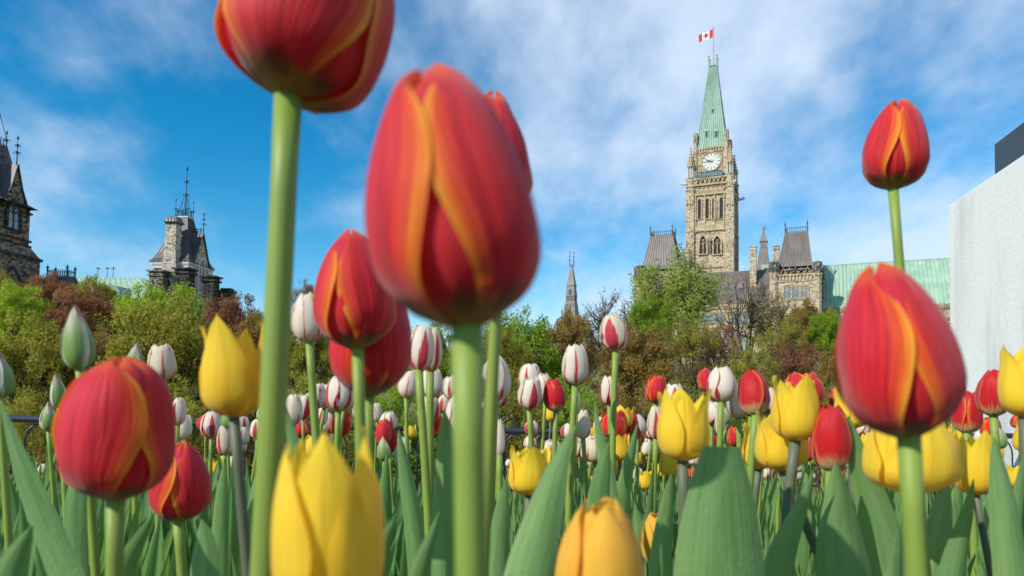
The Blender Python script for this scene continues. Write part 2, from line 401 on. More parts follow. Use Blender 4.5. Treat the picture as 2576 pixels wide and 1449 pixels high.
    # corner turrets of the clock stage beside the spire foot
    for cx, cy in ((u0+I, I), (-I, I), (-I, D-I), (u0+I, D-I)):
        m = MB(); m.lathe(cx, cy, [(0.72, zf(664)), (0.72, zf(545)), (0.62, zf(545)), (0.62, zf(487)), (0.7, zf(486)), (0.7, zf(484)), (0.15, zf(479))], 8, PI/8)
        for k in range(8):
            a = k*PI/4; m.box(cx+0.62*math.cos(a)-0.08, cx+0.62*math.cos(a)+0.08, cy+0.62*math.sin(a)-0.08, cy+0.62*math.sin(a)+0.08, zf(520), zf(488))
        o = m.build('turret', M_STONE, r)
        m = MB()
        for a in (PI*1.5, 0.0): 
            m.lathe(cx+0.6*math.cos(a), cy+0.6*math.sin(a), [(0.13, zf(515)), (0.13, zf(497)), (0.01, zf(494))], 6)
        m.build('slit_window', M_GLASS, o)
    # open pinnacles standing on the buttresses
    for cx, cy in ((u0+bw/2, bw/2), (-bw/2, bw/2), (-bw/2, D-bw/2), (u0+bw/2, D-bw/2)):
        m = MB(); h = bw*0.40
        zt, zm, zb = zf(537), zf(612), zf(656)
        prof = [(h*1.05, zm-0.15), (h*1.1, zm+0.4)]
        for i in range(7): 
            q = i/6; prof.append((h*0.85*(1-q)**1.1+0.07, zm+0.4+(zt-zm-0.9)*q))
        m.lathe(cx, cy, prof, 8, PI/8); m.lathe(cx, cy, [(0.05, zt-0.6), (0.3, zt-0.42), (0.3, zt-0.25), (0.05, zt)], 6)
        for k in range(8):
            a = k*PI/4+PI/8
            for i in range(5):
                q = (i+0.5)/5.5; rr = h*0.85*(1-q)**1.1+0.12; zz = zm+0.4+(zt-zm-0.9)*q
                m.box(cx+rr*math.cos(a)-0.11, cx+rr*math.cos(a)+0.11, cy+rr*math.sin(a)-0.11, cy+rr*math.sin(a)+0.11, zz, zz+0.24)
            if k % 2 == 0:
                x_, y_ = cx+h*0.92*math.cos(a), cy+h*0.92*math.sin(a); m.lathe(x_, y_, [(0.26, zm-0.1), (0.2, zm+0.8), (0.02, zm+1.7)], 4)
        o = m.build('pinnacle', M_TRIM, r)
        m = MB()
        for k in range(8):
            a = k*PI/4; m.lathe(cx+h*0.86*math.cos(a), cy+h*0.86*math.sin(a), [(0.12, zb), (0.1, zm-0.1)], 6)
        m.lathe(cx, cy, [(h*0.3, zb), (h*0.3, zm-0.1)], 6); m.build('column', M_PALE, o)
    # belfry openings with louvres, front and right side
    for (xc, ya, yb) in ((2623.6, 745, 821), (2652.6, 743, 821), (2677.3, 742, 821), (2705.5, 740, 820)):
        uc, zt = F.f(xc, ya, 0.8); zb = F.f(xc, yb, 0.8)[1]
        lancet(r, uc, zb, zt, 0.95, 0.8, M_LOUVRE, M_TRIM, 0.32, 0.35, name='belfry_opening')
        vc = -uc
        lancet(r, vc, zb, zt, 0.95, -0.8, M_LOUVRE, M_TRIM, 0.32, 0.35, axis='x', sgn=1, name='belfry_opening')
    sl_ = MB(); 
    for k in range(3):
        a0 = u0+bw+0.45+(Wd-2*bw-0.5)*k/3; a1 = u0+bw+0.05+(Wd-2*bw-0.5)*(k+1)/3
        sl_.frus((a0, a1, 0.36, 0.8, zf(862)), (a0, a1, 0.74, 0.8, zf(828)))
    sl_.build('sill_slope', M_TRIM, r)
    for xc in (2637, 2690):
        uc, zt = F.f(xc, 886, 0.8); zb = F.f(xc, 953, 0.8)[1]
        lancet(r, uc, zb, zt, 2.0, 0.8, M_LOUVRE, M_TRIM, 0.4, 0.5, 1, name='tracery_window')
        lancet(r, -uc, zb, zt, 2.0, -0.8, M_LOUVRE, M_TRIM, 0.4, 0.5, 1, axis='x', sgn=1, name='tracery_window')
    uc = F.f(2663, 900, 0.5)[0]
    m = MB(); m.lathe(uc, 0.55, [(0.2, zf(950)), (0.5, zf(935)), (0.5, zf(905)), (0.62, zf(904)), (0.55, zf(899)), (0.05, zf(884))], 6); m.build('statue_niche', M_DIRTY, r)
    # gablets on the buttresses
    for ys in (745, 895):
        m = MB()
        for x in (2585, 2735):
            uc, zc = F.f(x, ys); m.prism([(uc-0.62, zc-1.6), (uc+0.62, zc-1.6), (uc, zc+0.6)], -0.06, 0.4)
            for s_ in (-1, 1): m.lathe(uc+s_*0.8, -0.02, [(0.1, zc-2.2), (0.28, zc-1.9), (0.25, zc-1.4), (0.03, zc-0.9)], 6)
            m.box(uc-0.2, uc+0.2, -0.05, 0.3, zc-3.4, zc-1.6)
        m.build('gablet', M_TRIM, r)
    # beast spouts
    for (x, y, v, dx, dy, ln) in ((2576, 692, 0.4, -1, -0.25, 2.0), (2752, 690, 0.0, 0.35, -1, 2.0), (2776, 735, 9.0, 1, 0.1, 2.1)):
        p = Vector((F.f(x, y, v)[0] if v < 5 else -0.4, v if v < 5 else D-1.2, F.f(x, y, v)[1])) 
        dr = Vector((dx, dy, 0.12)).normalized()
        m = MB(); pts = [p-dr*0.3, p+dr*ln*0.35, p+dr*ln*0.7+Vector((0, 0, 0.12)), p+dr*ln*0.92+Vector((0, 0, 0.2)), p+dr*ln*1.08]
        m.tube(pts, [0.42, 0.38, 0.3, 0.36, 0.16], 8)
        sd = Vector((-dr.y, dr.x, 0))
        for s_ in (-1, 1):
            m.tube([p+dr*ln*0.85+sd*0.2*s_+Vector((0, 0, 0.3)), p+dr*ln*0.8+sd*0.26*s_+Vector((0, 0, 0.75))], [0.12, 0.03], 5)
            m.tube([p+dr*ln*0.6+sd*0.2*s_, p+dr*ln*0.85+sd*0.25*s_-Vector((0, 0, 0.5))], [0.14, 0.07], 5)
        m.build('gargoyle', M_PALE, r, True)
    # clock faces on the front and the right side
    uc, zc = F.f(2667, 606, I); rad = (F.f(2701, 606, I)[0]-F.f(2633, 606, I)[0])/2
    def dial(axis, cc, plane, sg):
        def circ(rr, n=36): return [(cc+rr*math.cos(2*PI*i/n), zc+rr*math.sin(2*PI*i/n)) for i in range(n)]
        a = MB(); a.prism(circ(rad), plane, plane+sg*0.12, axis); o = a.build('clock_face', M_WHITE, r)
        b = MB(); b.ring(circ(rad*1.12), circ(rad*0.995), plane, plane+sg*0.35, axis)
        b.ring([(cc-rad*1.22, zc-rad*1.22), (cc+rad*1.22, zc-rad*1.22), (cc+rad*1.22, zc+rad*1.22), (cc-rad*1.22, zc+rad*1.22)],
               [(cc-rad*1.14, zc-rad*1.14), (cc+rad*1.14, zc-rad*1.14), (cc+rad*1.14, zc+rad*1.14), (cc-rad*1.14, zc+rad*1.14)], plane, plane+sg*0.28, axis)
        b.build('frame', M_TRIM, o)
        h = MB(); y1 = plane+sg*0.14; y2 = plane+sg*0.17
        def hand(ang, ln, w, tail, ya, yb):      # ang clockwise from twelve; x runs to the viewer's right
            dx, dz = math.sin(ang), math.cos(ang)
            if axis == 'x': pass
            q = [(cc-dz*w-dx*tail, zc+dx*w-dz*tail), (cc+dz*w-dx*tail, zc-dx*w-dz*tail), (cc+dz*w*0.6+dx*ln, zc-dx*w*0.6+dz*ln), (cc-dz*w*0.6+dx*ln, zc+dx*w*0.6+dz*ln)]
            h.prism(q, ya, yb, axis)
        hand(R(270), rad*0.92, 0.09, rad*0.22, plane+sg*0.22, plane+sg*0.25); hand(R(292), rad*0.62, 0.16, rad*0.12, plane+sg*0.26, plane+sg*0.29)
        h.build('hand', M_INK, o)
        g = MB(); g.ring(circ(rad*0.985), circ(rad*0.95), y1, y2, axis); g.ring(circ(rad*0.72), circ(rad*0.70), y1, y2, axis)
        for i in range(12):
            a_ = i*PI/6; dx, dz = math.sin(a_), math.cos(a_)
            for k in (-1, 0, 1):
                ox, oz = dz*k*0.11, -dx*k*0.11
                g.prism([(cc+ox+dx*rad*0.74-dz*0.035, zc+oz+dz*rad*0.74+dx*0.035), (cc+ox+dx*rad*0.74+dz*0.035, zc+oz+dz*rad*0.74-dx*0.035),
                         (cc+ox+dx*rad*0.91+dz*0.035, zc+oz+dz*rad*0.91-dx*0.035), (cc+ox+dx*rad*0.91-dz*0.035, zc+oz+dz*rad*0.91+dx*0.035)], y1, y2+sg*0.004*(k+1), axis)
            b_ = a_+5*PI/6
            p, q = Vector((math.sin(a_), math.cos(a_))), Vector((math.sin(b_), math.cos(b_))); n_ = (q-p).normalized(); w_ = Vector((-n_.y, n_.x))*0.018
            g.prism([(cc+(p.x*rad*0.68)-w_.x, zc+p.y*rad*0.68-w_.y), (cc+(p.x*rad*0.68)+w_.x, zc+p.y*rad*0.68+w_.y), (cc+(q.x*rad*0.68)+w_.x, zc+q.y*rad*0.68+w_.y), (cc+(q.x*rad*0.68)-w_.x, zc+q.y*rad*0.68-w_.y)], plane+sg*0.118, plane+sg*(0.126+0.002*i), axis)
        g.build('dial_marking', material('dial_grey', lambda t: pbr(t, (0.16, 0.16, 0.16), 0.6)), o)
    dial('y', uc, I, -1); dial('x', -uc, -I, 1)
    # the copper spire
    zb, zt = zf(539), zf(264, D/2); hb = D/2-0.19*Wd; cu, cv = u0/2, D/2
    ht = (F.f(2693, 262, cv)[0]-F.f(2663, 262, cv)[0])/2*1.0
    m = MB(); lv = []
    for q in (0, 0.05, 0.2, 0.5, 1.0):
        e = q**0.93; lv.append((hb+0.25*(q == 0)-(hb-ht)*e, zb+(zt-zb)*q))
    for (ha, za), (hb_, zb_) in zip(lv, lv[1:]):
        A = [(cu-ha, cv-ha, za), (cu+ha, cv-ha, za), (cu+ha, cv+ha, za), (cu-ha, cv+ha, za)]; B = [(cu-hb_, cv-hb_, zb_), (cu+hb_, cv-hb_, zb_), (cu+hb_, cv+hb_, zb_), (cu-hb_, cv+hb_, zb_)]
        for i in range(4): m.slope(A[i], A[(i+1) % 4], B[(i+1) % 4], B[i], 12, 0.07, 0.17)
    h = lv[0][0]; m.box(cu-h, cu+h, cv-h, cv+h, zb-0.3, zb+0.02)
    sp = m.build('spire', M_COPPERD, r, recalc=False)
    def hw_at(z): q = (z-zb)/(zt-zb); return hb-(hb-ht)*max(q, 0)**0.93
    for (x, ya, yb, w) in ((2649, 490, 514, 0.62), (2686, 490, 514, 0.62), (2672, 400, 418, 0.45)):
        zA, zB = F.f(x, yb, 2.5)[1], F.f(x, ya, 2.5)[1]; uc = F.f(x, yb, cv-hw_at(zA))[0]
        for side in (0, 1):
            yy = -hw_at(zA)-0.12; off = uc-cu
            m = MB(); m.box(off-w, off+w, yy, yy+1.6, zA, zB); m.lathe(off, yy+0.5, [(w*1.5, zB), (w*0.5, zB+w*1.6), (0.05, zB+w*3.6)], 4, PI/4)
            o = m.mesh('dormer', M_COPPERD); 
            mt = Matrix.Translation((cu, cv, 0)) @ Matrix.Rotation(side*PI/2, 4, 'Z'); o.transform(mt); oo = link('dormer', o, r)
            m = MB(); m.box(off-w*0.6, off+w*0.6, yy-0.04, yy+0.1, zA+0.15, zB-0.12); o = m.mesh('louvre', M_GLASS); o.transform(mt); link('louvre', o, oo)
    m = MB(); h = ht*0.98
    m.box(cu-h, cu+h, cv-h, cv+h, zt, zt+0.9); m.box(cu-h*1.08, cu+h*1.08, cv-h*1.08, cv+h*1.08, zt+0.85, zt+1.1)
    for a, b_ in ((-1, -1), (1, -1), (1, 1), (-1, 1)):
        m.lathe(cu+a*h, cv+b_*h, [(0.22, zt-0.6), (0.22, zt+3.6), (0.33, zt+3.7), (0.3, zt+3.95), (0.05, zt+4.3)], 6)
    m.build('crown_gallery', M_COPPERD, r)
    m = MB()
    for i in range(5):
        for sd in (0, 1):
            o_ = -h*0.7+h*1.4*i/4
            if sd == 0: m.box(cu+o_-0.11, cu+o_+0.11, cv-h-0.03, cv-h+0.1, zt+0.15, zt+0.75)
            else: m.box(cu+h-0.1, cu+h+0.03, cv+o_-0.11, cv+o_+0.11, zt+0.15, zt+0.75)
    m.build('gallery_opening', M_GLASS, r)
    pu, pz = F.f(2680, 105, cv); pb = zt+1.0
    m = MB(); m.tube([(cu+0.05, cv, pb-0.5), (cu+0.05, cv, pz)], [0.17, 0.10], 8); m.lathe(cu+0.05, cv, [(0.02, pz), (0.2, pz+0.12), (0.2, pz+0.22), (0.02, pz+0.35)], 8); m.build('flagpole', M_STEEL, r)
    # the flag
    fr = F.root('flag', 'red and white maple leaf flag flying from the tower flagpole', 'flag')
    c = [Vector((F.f(px, py, cv)[0], 0, F.f(px, py, cv)[1])) for px, py in ((2676.6, 109), (2675.6, 141), (2622, 156), (2621, 129))]
    off = (cu-0.08)-c[0].x
    for q in c: q.x += off
    fr.location = F.o + Matrix.Rotation(F.th, 3, 'Z') @ Vector((cu+0.05, cv, 0)); base = Vector((cu+0.05, cv, 0))
    def fp(a, b): # a along the fly, b down
        p = c[0].lerp(c[3], a).lerp(c[1].lerp(c[2], a), b); p.y = cv+0.35*math.sin(a*7.5+b*0.9)*a+0.25*a; p.z += 0.07*math.sin(a*9+1); return p-base
    m = MB(); nx, ny = 32, 10; vs = [fp(i/nx, j/ny) for j in range(ny+1) for i in range(nx+1)]; m.add(vs, [])
    for j in range(ny):
        for i in range(nx):
            a = j*(nx+1)+i; m.f.append((a, a+1, a+nx+2, a+nx+1)); m.mi.append(0 if (i+0.5)/nx < 0.25 or (i+0.5)/nx > 0.75 else 1)
    FR = material('flag_red', lambda t: pbr(t, (0.72, 0.02, 0.03), 0.7, transl=0.3)); FW = material('flag_white', lambda t: pbr(t, (0.82, 0.82, 0.82), 0.7, transl=0.3))
    m.build('cloth', [FR, FW], fr, True, False)
    half = [(0, .42), (.07, .28), (.15, .32), (.12, .08), (.24, .20), (.26, .14), (.38, .16), (.33, .04), (.37, .0), (.17, -.17), (.19, -.25), (.025, -.22), (.03, -.42)]
    poly = half + [(-x, y) for x, y in reversed(half[1:])]
    for sg in (-1, 1):
        m = MB(); pts = [fp(0.5+x*0.48, 0.5-y*0.98)+Vector((0, sg*0.03, 0)) for x, y in poly]; cc = fp(0.5, 0.5)+Vector((0, sg*0.03, 0))
        m.add(pts+[cc], [(i, (i+1) % len(pts), len(pts)) for i in range(len(pts))]); m.build('maple_leaf', FR, fr, True, False)
    return F, D
TF, TD = build_clock_tower()

# ------------------------------------------------------------------ main block with pavilions and wings behind the trees
def turret(F, root, xc, hw, y_cap, y_mid, y_bot, v, wall=M_STONE, head=M_DIRTY, capm=M_LSLATE):
    u, zc = F.f(xc, y_cap, v); zm = F.f(xc, y_mid, v)[1]; rr = F.f(xc+hw, y_mid, v)[0]-u
    m = MB(); m.lathe(u, v, [(rr*0.85, 0), (rr*0.85, zm-0.8), (rr*1.06, zm-0.1), (rr*1.06, zm+0.25), (rr*0.94, zm+0.3)], 8, PI/8)
    o = m.build('turret', wall, root)
    m = MB(); m.lathe(u, v, [(rr*0.92, zm+0.28), (rr*0.92, zc-0.7), (rr, zc-0.65), (rr, zc-0.1)], 8, PI/8)
    for k in range(8):
        a = k*PI/4+PI/8; m.lathe(u+rr*0.93*math.cos(a), v+rr*0.93*math.sin(a), [(0.2, zm+0.3), (0.2, zc-0.5)], 5)
    hd = m.build('turret_head', head, o)
    m = MB()
    for k in range(8):
        a = k*PI/4; x_, y_ = u+rr*0.86*math.cos(a), v+rr*0.86*math.sin(a); m.lathe(x_, y_, [(0.28, zm+0.9), (0.28, zc-1.5), (0.02, zc-1.1)], 6)
    m.build('turret_opening', M_GLASS, o)
    m = MB(); m.lathe(u, v, [(rr*1.06, zc-0.1), (rr*0.98, zc+0.05), (0.05, zc+0.55)], 8, PI/8); m.build('turret_cap', capm, o)

def pavilion_windows(F, root, xs, ya, yb, hwpx, v):
    for xc in xs:
        a0, a1, z0, z1 = F.rect(xc-hwpx, ya, xc+hwpx, yb, v)
        m = MB(); m.box(a0, a1, v-0.06, v+0.1, z0, z1); o = m.build('window', M_BGLASS, root)
        m = MB(); w = a1-a0; cx = (a0+a1)/2
        m.ring([(a0-0.22, z0-0.22), (a1+0.22, z0-0.22), (a1+0.22, z1+0.22), (a0-0.22, z1+0.22)], [(a0, z0), (a1, z0), (a1, z1), (a0, z1)], v+0.02, v-0.32)
        m.box(cx-0.09, cx+0.09, v-0.2, v, z0, z1); m.box(a0, a1, v-0.14, v, z0+(z1-z0)*0.38-0.05, z0+(z1-z0)*0.38+0.05)
        for s_ in (-1, 1):
            c2 = cx+s_*w*0.25; zt = z0+(z1-z0)*0.78
            m.ring(arch(c2, z0+(z1-z0)*0.5, zt, w*0.48), arch(c2, z0+(z1-z0)*0.5+0.02, zt-0.2, w*0.36), v, v-0.18)
        for k in range(3):
            c2 = a0+w*(k+0.5)/3; zc = z1-w*0.16
            m.ring([(c2+w*0.17*math.cos(i*PI/4), zc+w*0.17*math.sin(i*PI/4)) for i in range(8)], [(c2+w*0.09*math.cos(i*PI/4), zc+w*0.09*math.sin(i*PI/4)) for i in range(8)], v, v-0.16)
        m.build('frame', M_TRIM, o)

def dormer(F, root, x, ya, yb, hwpx, v, mat, base_v=3.0):
    a0, a1, z0, z1 = F.rect(x-hwpx, ya, x+hwpx, yb, v); w = (a1-a0)/2; cx = (a0+a1)/2
    m = MB(); m.box(a0, a1, v, v+base_v, z0, z1); m.lathe(cx, v+w, [(w*1.6, z1), (w*0.6, z1+w*1.8), (0.05, z1+w*4.2)], 4, PI/4); o = m.build('dormer', mat, root)
    m = MB(); m.box(cx-w*0.65, cx+w*0.65, v-0.05, v+0.1, z0+0.15, z1-0.1); m.build('dormer_window', M_GLASS, o)

def chimney(F, root, x0, x1, yt, v, mat=M_STONE, dv=1.6, zb=None):
    a0, a1, z0, z1 = F.rect(x0, yt, x1, yt+100, v); z0 = zb if zb is not None else z0-6
    m = MB(); m.box(a0, a1, v, v+dv, z0, z1-1.2); m.box(a0-0.15, a1+0.15, v-0.15, v+dv+0.15, z1-1.2, z1-0.9); m.box(a0+0.05, a1-0.05, v+0.05, v+dv-0.05, z1-0.9, z1-0.25)
    m.box(a0-0.1, a1+0.1, v-0.1, v+dv+0.1, z1-0.25, z1); m.box(a0-0.1, a1+0.1, v-0.1, v+dv+0.1, z1-4.2, z1-3.9); m.build('chimney', mat, root)

def build_main_block():
    F = Frame(2885, 1140, 186, -24)
    r = F.root('parliament_building', 'long sandstone government building with brown copper roofs and corner pavilions', 'government building')
    # ----- right pavilion, standing forward
    pv = -3.0; D = 11.0
    uL, uR = F.f(2893, 1100, pv)[0], F.f(3075, 1100, pv)[0]
    zp = F.f(2980, 1008, pv)[1]; zw = F.f(2980, 1033, pv)[1]
    m = MB(); m.box(uL, uR, pv, pv+D, 0, zw); m.build('pavilion_wall', M_STONE, r)
    m = MB(); m.box(uL-0.5, uR+0.5, pv-0.5, pv+D+0.5, zw-0.02, zw+0.35); m.box(uL-0.15, uR+0.15, pv-0.15, pv+D, F.f(2980, 1124, pv)[1]-0.2, F.f(2980, 1124, pv)[1]+0.2)
    for i in range(14): 
        uu = uL+(uR-uL)*(i+0.5)/14; m.box(uu-0.17, uu+0.17, pv-0.4, pv, zw-1.3, zw-0.02); vv = pv+D*(i+0.5)/14; m.box(uR, uR+0.4, vv-0.17, vv+0.17, zw-1.3, zw-0.02)
    m.box(uL, uR, pv-0.22, pv, zw-1.65, zw-1.3); m.build('cornice', M_TRIM, r)
    m = MB(); n = 6
    for i in range(n):
        hw = (uR-uL-3.0)/n/2; uu = uL+1.5+hw*(2*i+1)
        m.ring([(uu-hw, zp), (uu, zw+0.3), (uu+hw, zp)][::-1], [(uu-hw*0.6, zp-0.25), (uu, zw+0.95), (uu+hw*0.6, zp-0.25)][::-1], pv-0.3, pv+0.05)
        m.lathe(uu-hw, pv-0.12, [(0.05, zp-0.4), (0.26, zp), (0.05, zp+0.6)], 4)
    m.box(uL+0.6, uR-0.6, pv+0.35, pv+0.7, zw+0.3, zp-0.3)
    m.build('parapet', M_DIRTY, r)
    pavilion_windows(F, r, (2952.5, 2984.5, 3017), 1072, 1119, 12.5, pv)
    for xc in (2902, 3065): turret(F, r, xc, 20, 984, 1030, 1200, pv+0.2)
    u_, z_ = F.f(3065, 1020, pv); 
    m = MB(); m.lathe(uR, pv+D-0.5, [(1.3, 0), (1.3, zw), (1.5, zw+0.2), (1.3, zw+0.3), (1.3, zp+1.4), (0.1, zp+2.0)], 8, PI/8); m.build('turret', M_DIRTY, r)
    o, lv = mansard(F, r, 2914, 3048, 1008, 2946, 3028, 879, D-1, M_BROWN, 12)
    o.location.y = pv+0.9
    m = MB(); l = lv[-1]; cresting(m, l[0], l[1], l[2], l[3], l[4]+0.05, 1.5, 0.55, 3.0); c = m.build('roof_cresting', M_SLATE, r); c.location.y = pv+0.9
    m = MB(); m.box(l[0]-0.15, l[1]+0.15, l[2]-0.15, l[3]+0.15, l[4]-0.6, l[4]+0.1); c = m.build('roof_curb', M_BROWN, r); c.location.y = pv+0.9
    for x in (2964, 3006): dormer(F, r, x, 957, 976, 6.5, pv+1.7, M_BROWN)
    # ----- left pavilion
    vl = -4.0; a0, a1 = F.f(2398, 1100, vl)[0], F.f(2560, 1100, vl)[0]; zl = F.f(2480, 1018, vl)[1]
    m = MB(); m.box(a0, a1, vl, vl+D, 0, zl); m.box(a0-0.4, a1+0.4, vl-0.4, vl+D+0.4, zl-1.6, zl-1.2); m.build('pavilion_wall', M_STONE, r)
    turret(F, r, 2400, 21, 1000, 1044, 1200, vl)
    o, lv = mansard(F, r, 2412, 2560, 1022, 2447, 2528, 893, D-1, M_BROWN, 12); o.location.y = vl+0.6
    m = MB(); l = lv[-1]; cresting(m, l[0], l[1], l[2], l[3], l[4]+0.05, 1.5, 0.55, 3.2); c = m.build('roof_cresting', M_SLATE, r); c.location.y = vl+0.6
    m = MB(); m.box(l[0]-0.15, l[1]+0.15, l[2]-0.15, l[3]+0.15, l[4]-0.6, l[4]+0.1); c = m.build('roof_curb', M_BROWN, r); c.location.y = vl+0.6
    for x in (2459, 2501): dormer(F, r, x, 972, 990, 5.5, vl+1.6, M_BROWN)
    chimney(F, r, 2564, 2583, 932, 3.0)
    # ----- long wing: wall, roof, windows
    b0, b1 = a1, uL; zE = F.f(2750, 1142)[1]; vr = 9.0; zR = F.f(2750, 1018, vr)[1]
    m = MB(); m.box(b0+0.01, b1-0.01, 0, 18, 0, zE); m.build('wall', M_STONE, r)
    m = MB(); m.slope((b0, -0.5, zE+0.1), (b1, -0.5, zE+0.1), (b1, vr, zR), (b0, vr, zR), 44); m.slope((b1, 18.5, zE), (b0, 18.5, zE), (b0, vr, zR), (b1, vr, zR), 0); m.build('roof', M_BROWN, r, recalc=False)
    m = MB(); m.box(b0, b1, -0.45, 0, zE-0.3, zE+0.05); m.box(b0, b1, -0.15, 0, zE-2.2, zE-1.9)
    z2 = F.f(2750, 1226)[1]; m.box(b0, b1, -0.25, 0, z2-0.2, z2+0.2)
    for i in range(40): uu = b0+(b1-b0)*(i+0.5)/40; m.box(uu-0.2, uu+0.2, -0.35, 0, zE-1.2, zE-0.3)
    m.build('cornice', M_TRIM, r)
    for xc in (2622, 2645, 2669, 2690, 2707, 2755, 2776, 2795, 2820, 2842, 2862):
        uc, zt = F.f(xc, 1168); lancet(r, uc, F.f(xc, 1213)[1], zt, 1.05, 0, M_BGLASS, M_TRIM, 0.22, 0.2)
    for xc in (2630, 2660, 2690, 2720, 2760, 2790, 2850):
        uc, zt = F.f(xc, 1252); zb = F.f(xc, 1300)[1]; m = MB(); m.box(uc-0.6, uc+0.6, -0.06, 0.1, zb, zt); o = m.build('window', M_BGLASS, r)
        m = MB(); m.ring([(uc-0.8, zb-0.2), (uc+0.8, zb-0.2), (uc+0.8, zt+0.2), (uc-0.8, zt+0.2)], [(uc-0.6, zb), (uc+0.6, zb), (uc+0.6, zt), (uc-0.6, zt)], 0.02, -0.15); m.box(uc-0.05, uc+0.05, -0.1, 0, zb, zt); m.build('frame', M_TRIM, o)
    for xc in (2650, 2720, 2777, 2850): dormer(F, r, xc, 1080, 1104, 10, 3.2, M_BROWN, 4)
    chimney(F, r, 2812, 2836, 923, 4.0); chimney(F, r, 2899, 2922, 920, 8.0)
    # slender ventilation spire and the little green roof behind
    vs_ = 14.0; uc, zt = F.f(2864, 862, vs_); q = lambda y: F.f(2864, y, vs_)[1]; pxm = F.f(2874, 900, vs_)[0]-uc; pxm /= 10
    m = MB(); c45 = PI/4; s2 = 1.414*pxm
    m.lathe(uc, vs_, [(27*s2, q(1022)), (21*s2, q(985)), (14*s2, q(932))], 4, c45); m.lathe(uc, vs_, [(15*s2, q(932)), (15*s2, q(929))], 4, c45)
    m.lathe(uc, vs_, [(12*s2, q(930)), (12*s2, q(908))], 4, c45); m.lathe(uc, vs_, [(15.5*s2, q(908)), (12*s2, q(900)), (4*s2, q(868)), (3*s2, q(858)), (4.5*s2, q(857)), (1.5*s2, q(850))], 4, c45)
    for dx in (0, 0.5): m.tube([(uc+dx, vs_+dx, q(860)), (uc+dx, vs_+dx, q(833+8*dx))], [0.09, 0.04], 5)
    for k in range(3): m.lathe(uc-9*pxm+k*9*pxm, vs_-15*pxm, [(3*s2, q(1000)), (3*s2, q(985)), (0.05, q(962))], 4, c45)
    m.build('ventilation_spire', M_BROWN, r)
    m = MB(); g0, g1, z0, z1 = F.rect(2855, 992, 2890, 1022, 12); m.box(g0, g1, 12, 20, z0-3, z1); m.build('rear_roof', M_COPPER, r)
    # ----- the green roofed side wing to the right
    vb = 6.0; g0 = uR-2; g1 = F.f(3640, 1150, vb)[0]; zE2 = F.f(3300, 1151, vb)[1]; vr2 = vb+9; zR2 = F.f(3300, 984, vr2)[1]
    m = MB(); m.box(g0, g1, vb, vb+18, 0, zE2); m.build('wing_wall', M_STONE, r)
    m = MB(); m.slope((g0, vb-0.6, zE2+0.1), (g1, vb-0.6, zE2+0.1), (g1, vr2, zR2), (g0, vr2, zR2), int((g1-g0)/0.95), 0.085, 0.24); m.slope((g1, vb+18.6, zE2), (g0, vb+18.6, zE2), (g0, vr2, zR2), (g1, vr2, zR2), 0)
    m.box(g0, g1, vr2-0.2, vr2+0.2, zR2-0.1, zR2+0.15); m.build('wing_roof', M_COPPER, r, recalc=False)
    m = MB(); m.box(g0, g1, vb-0.5, vb, zE2-0.35, zE2+0.05)
    for i in range(70): uu = g0+(g1-g0)*(i+0.5)/70; m.box(uu-0.18, uu+0.18, vb-0.4, vb, zE2-1.0, zE2-0.35)
    z2 = F.f(3540, 1190, vb)[1]; m.box(g0, g1, vb-0.2, vb, z2-0.25, z2+0.25); z3 = F.f(3540, 1262, vb)[1]; m.box(g0, g1, vb-0.25, vb, z3-0.2, z3+0.2)
    m.build('wing_cornice', M_TRIM, r)
    pavilion_windows(F, r, (3150, 3200, 3290, 3340, 3430, 3480, 3534), 1196, 1250, 14, vb)
    # white rooftop mast seen between tower and chimney
    m = MB(); uc, zc = F.f(2790, 1005, 10); m.tube([(uc, 10, zc-3), (uc, 10, zc)], 0.12, 6); m.box(uc-0.3, uc+0.3, 9.7, 10.3, zc, zc+0.5); m.box(uc-0.1, uc+1.6, 9.9, 10, zc-1.4, zc-1.2)
    m.build('rooftop_mast', M_WHITE, r)
build_main_block()

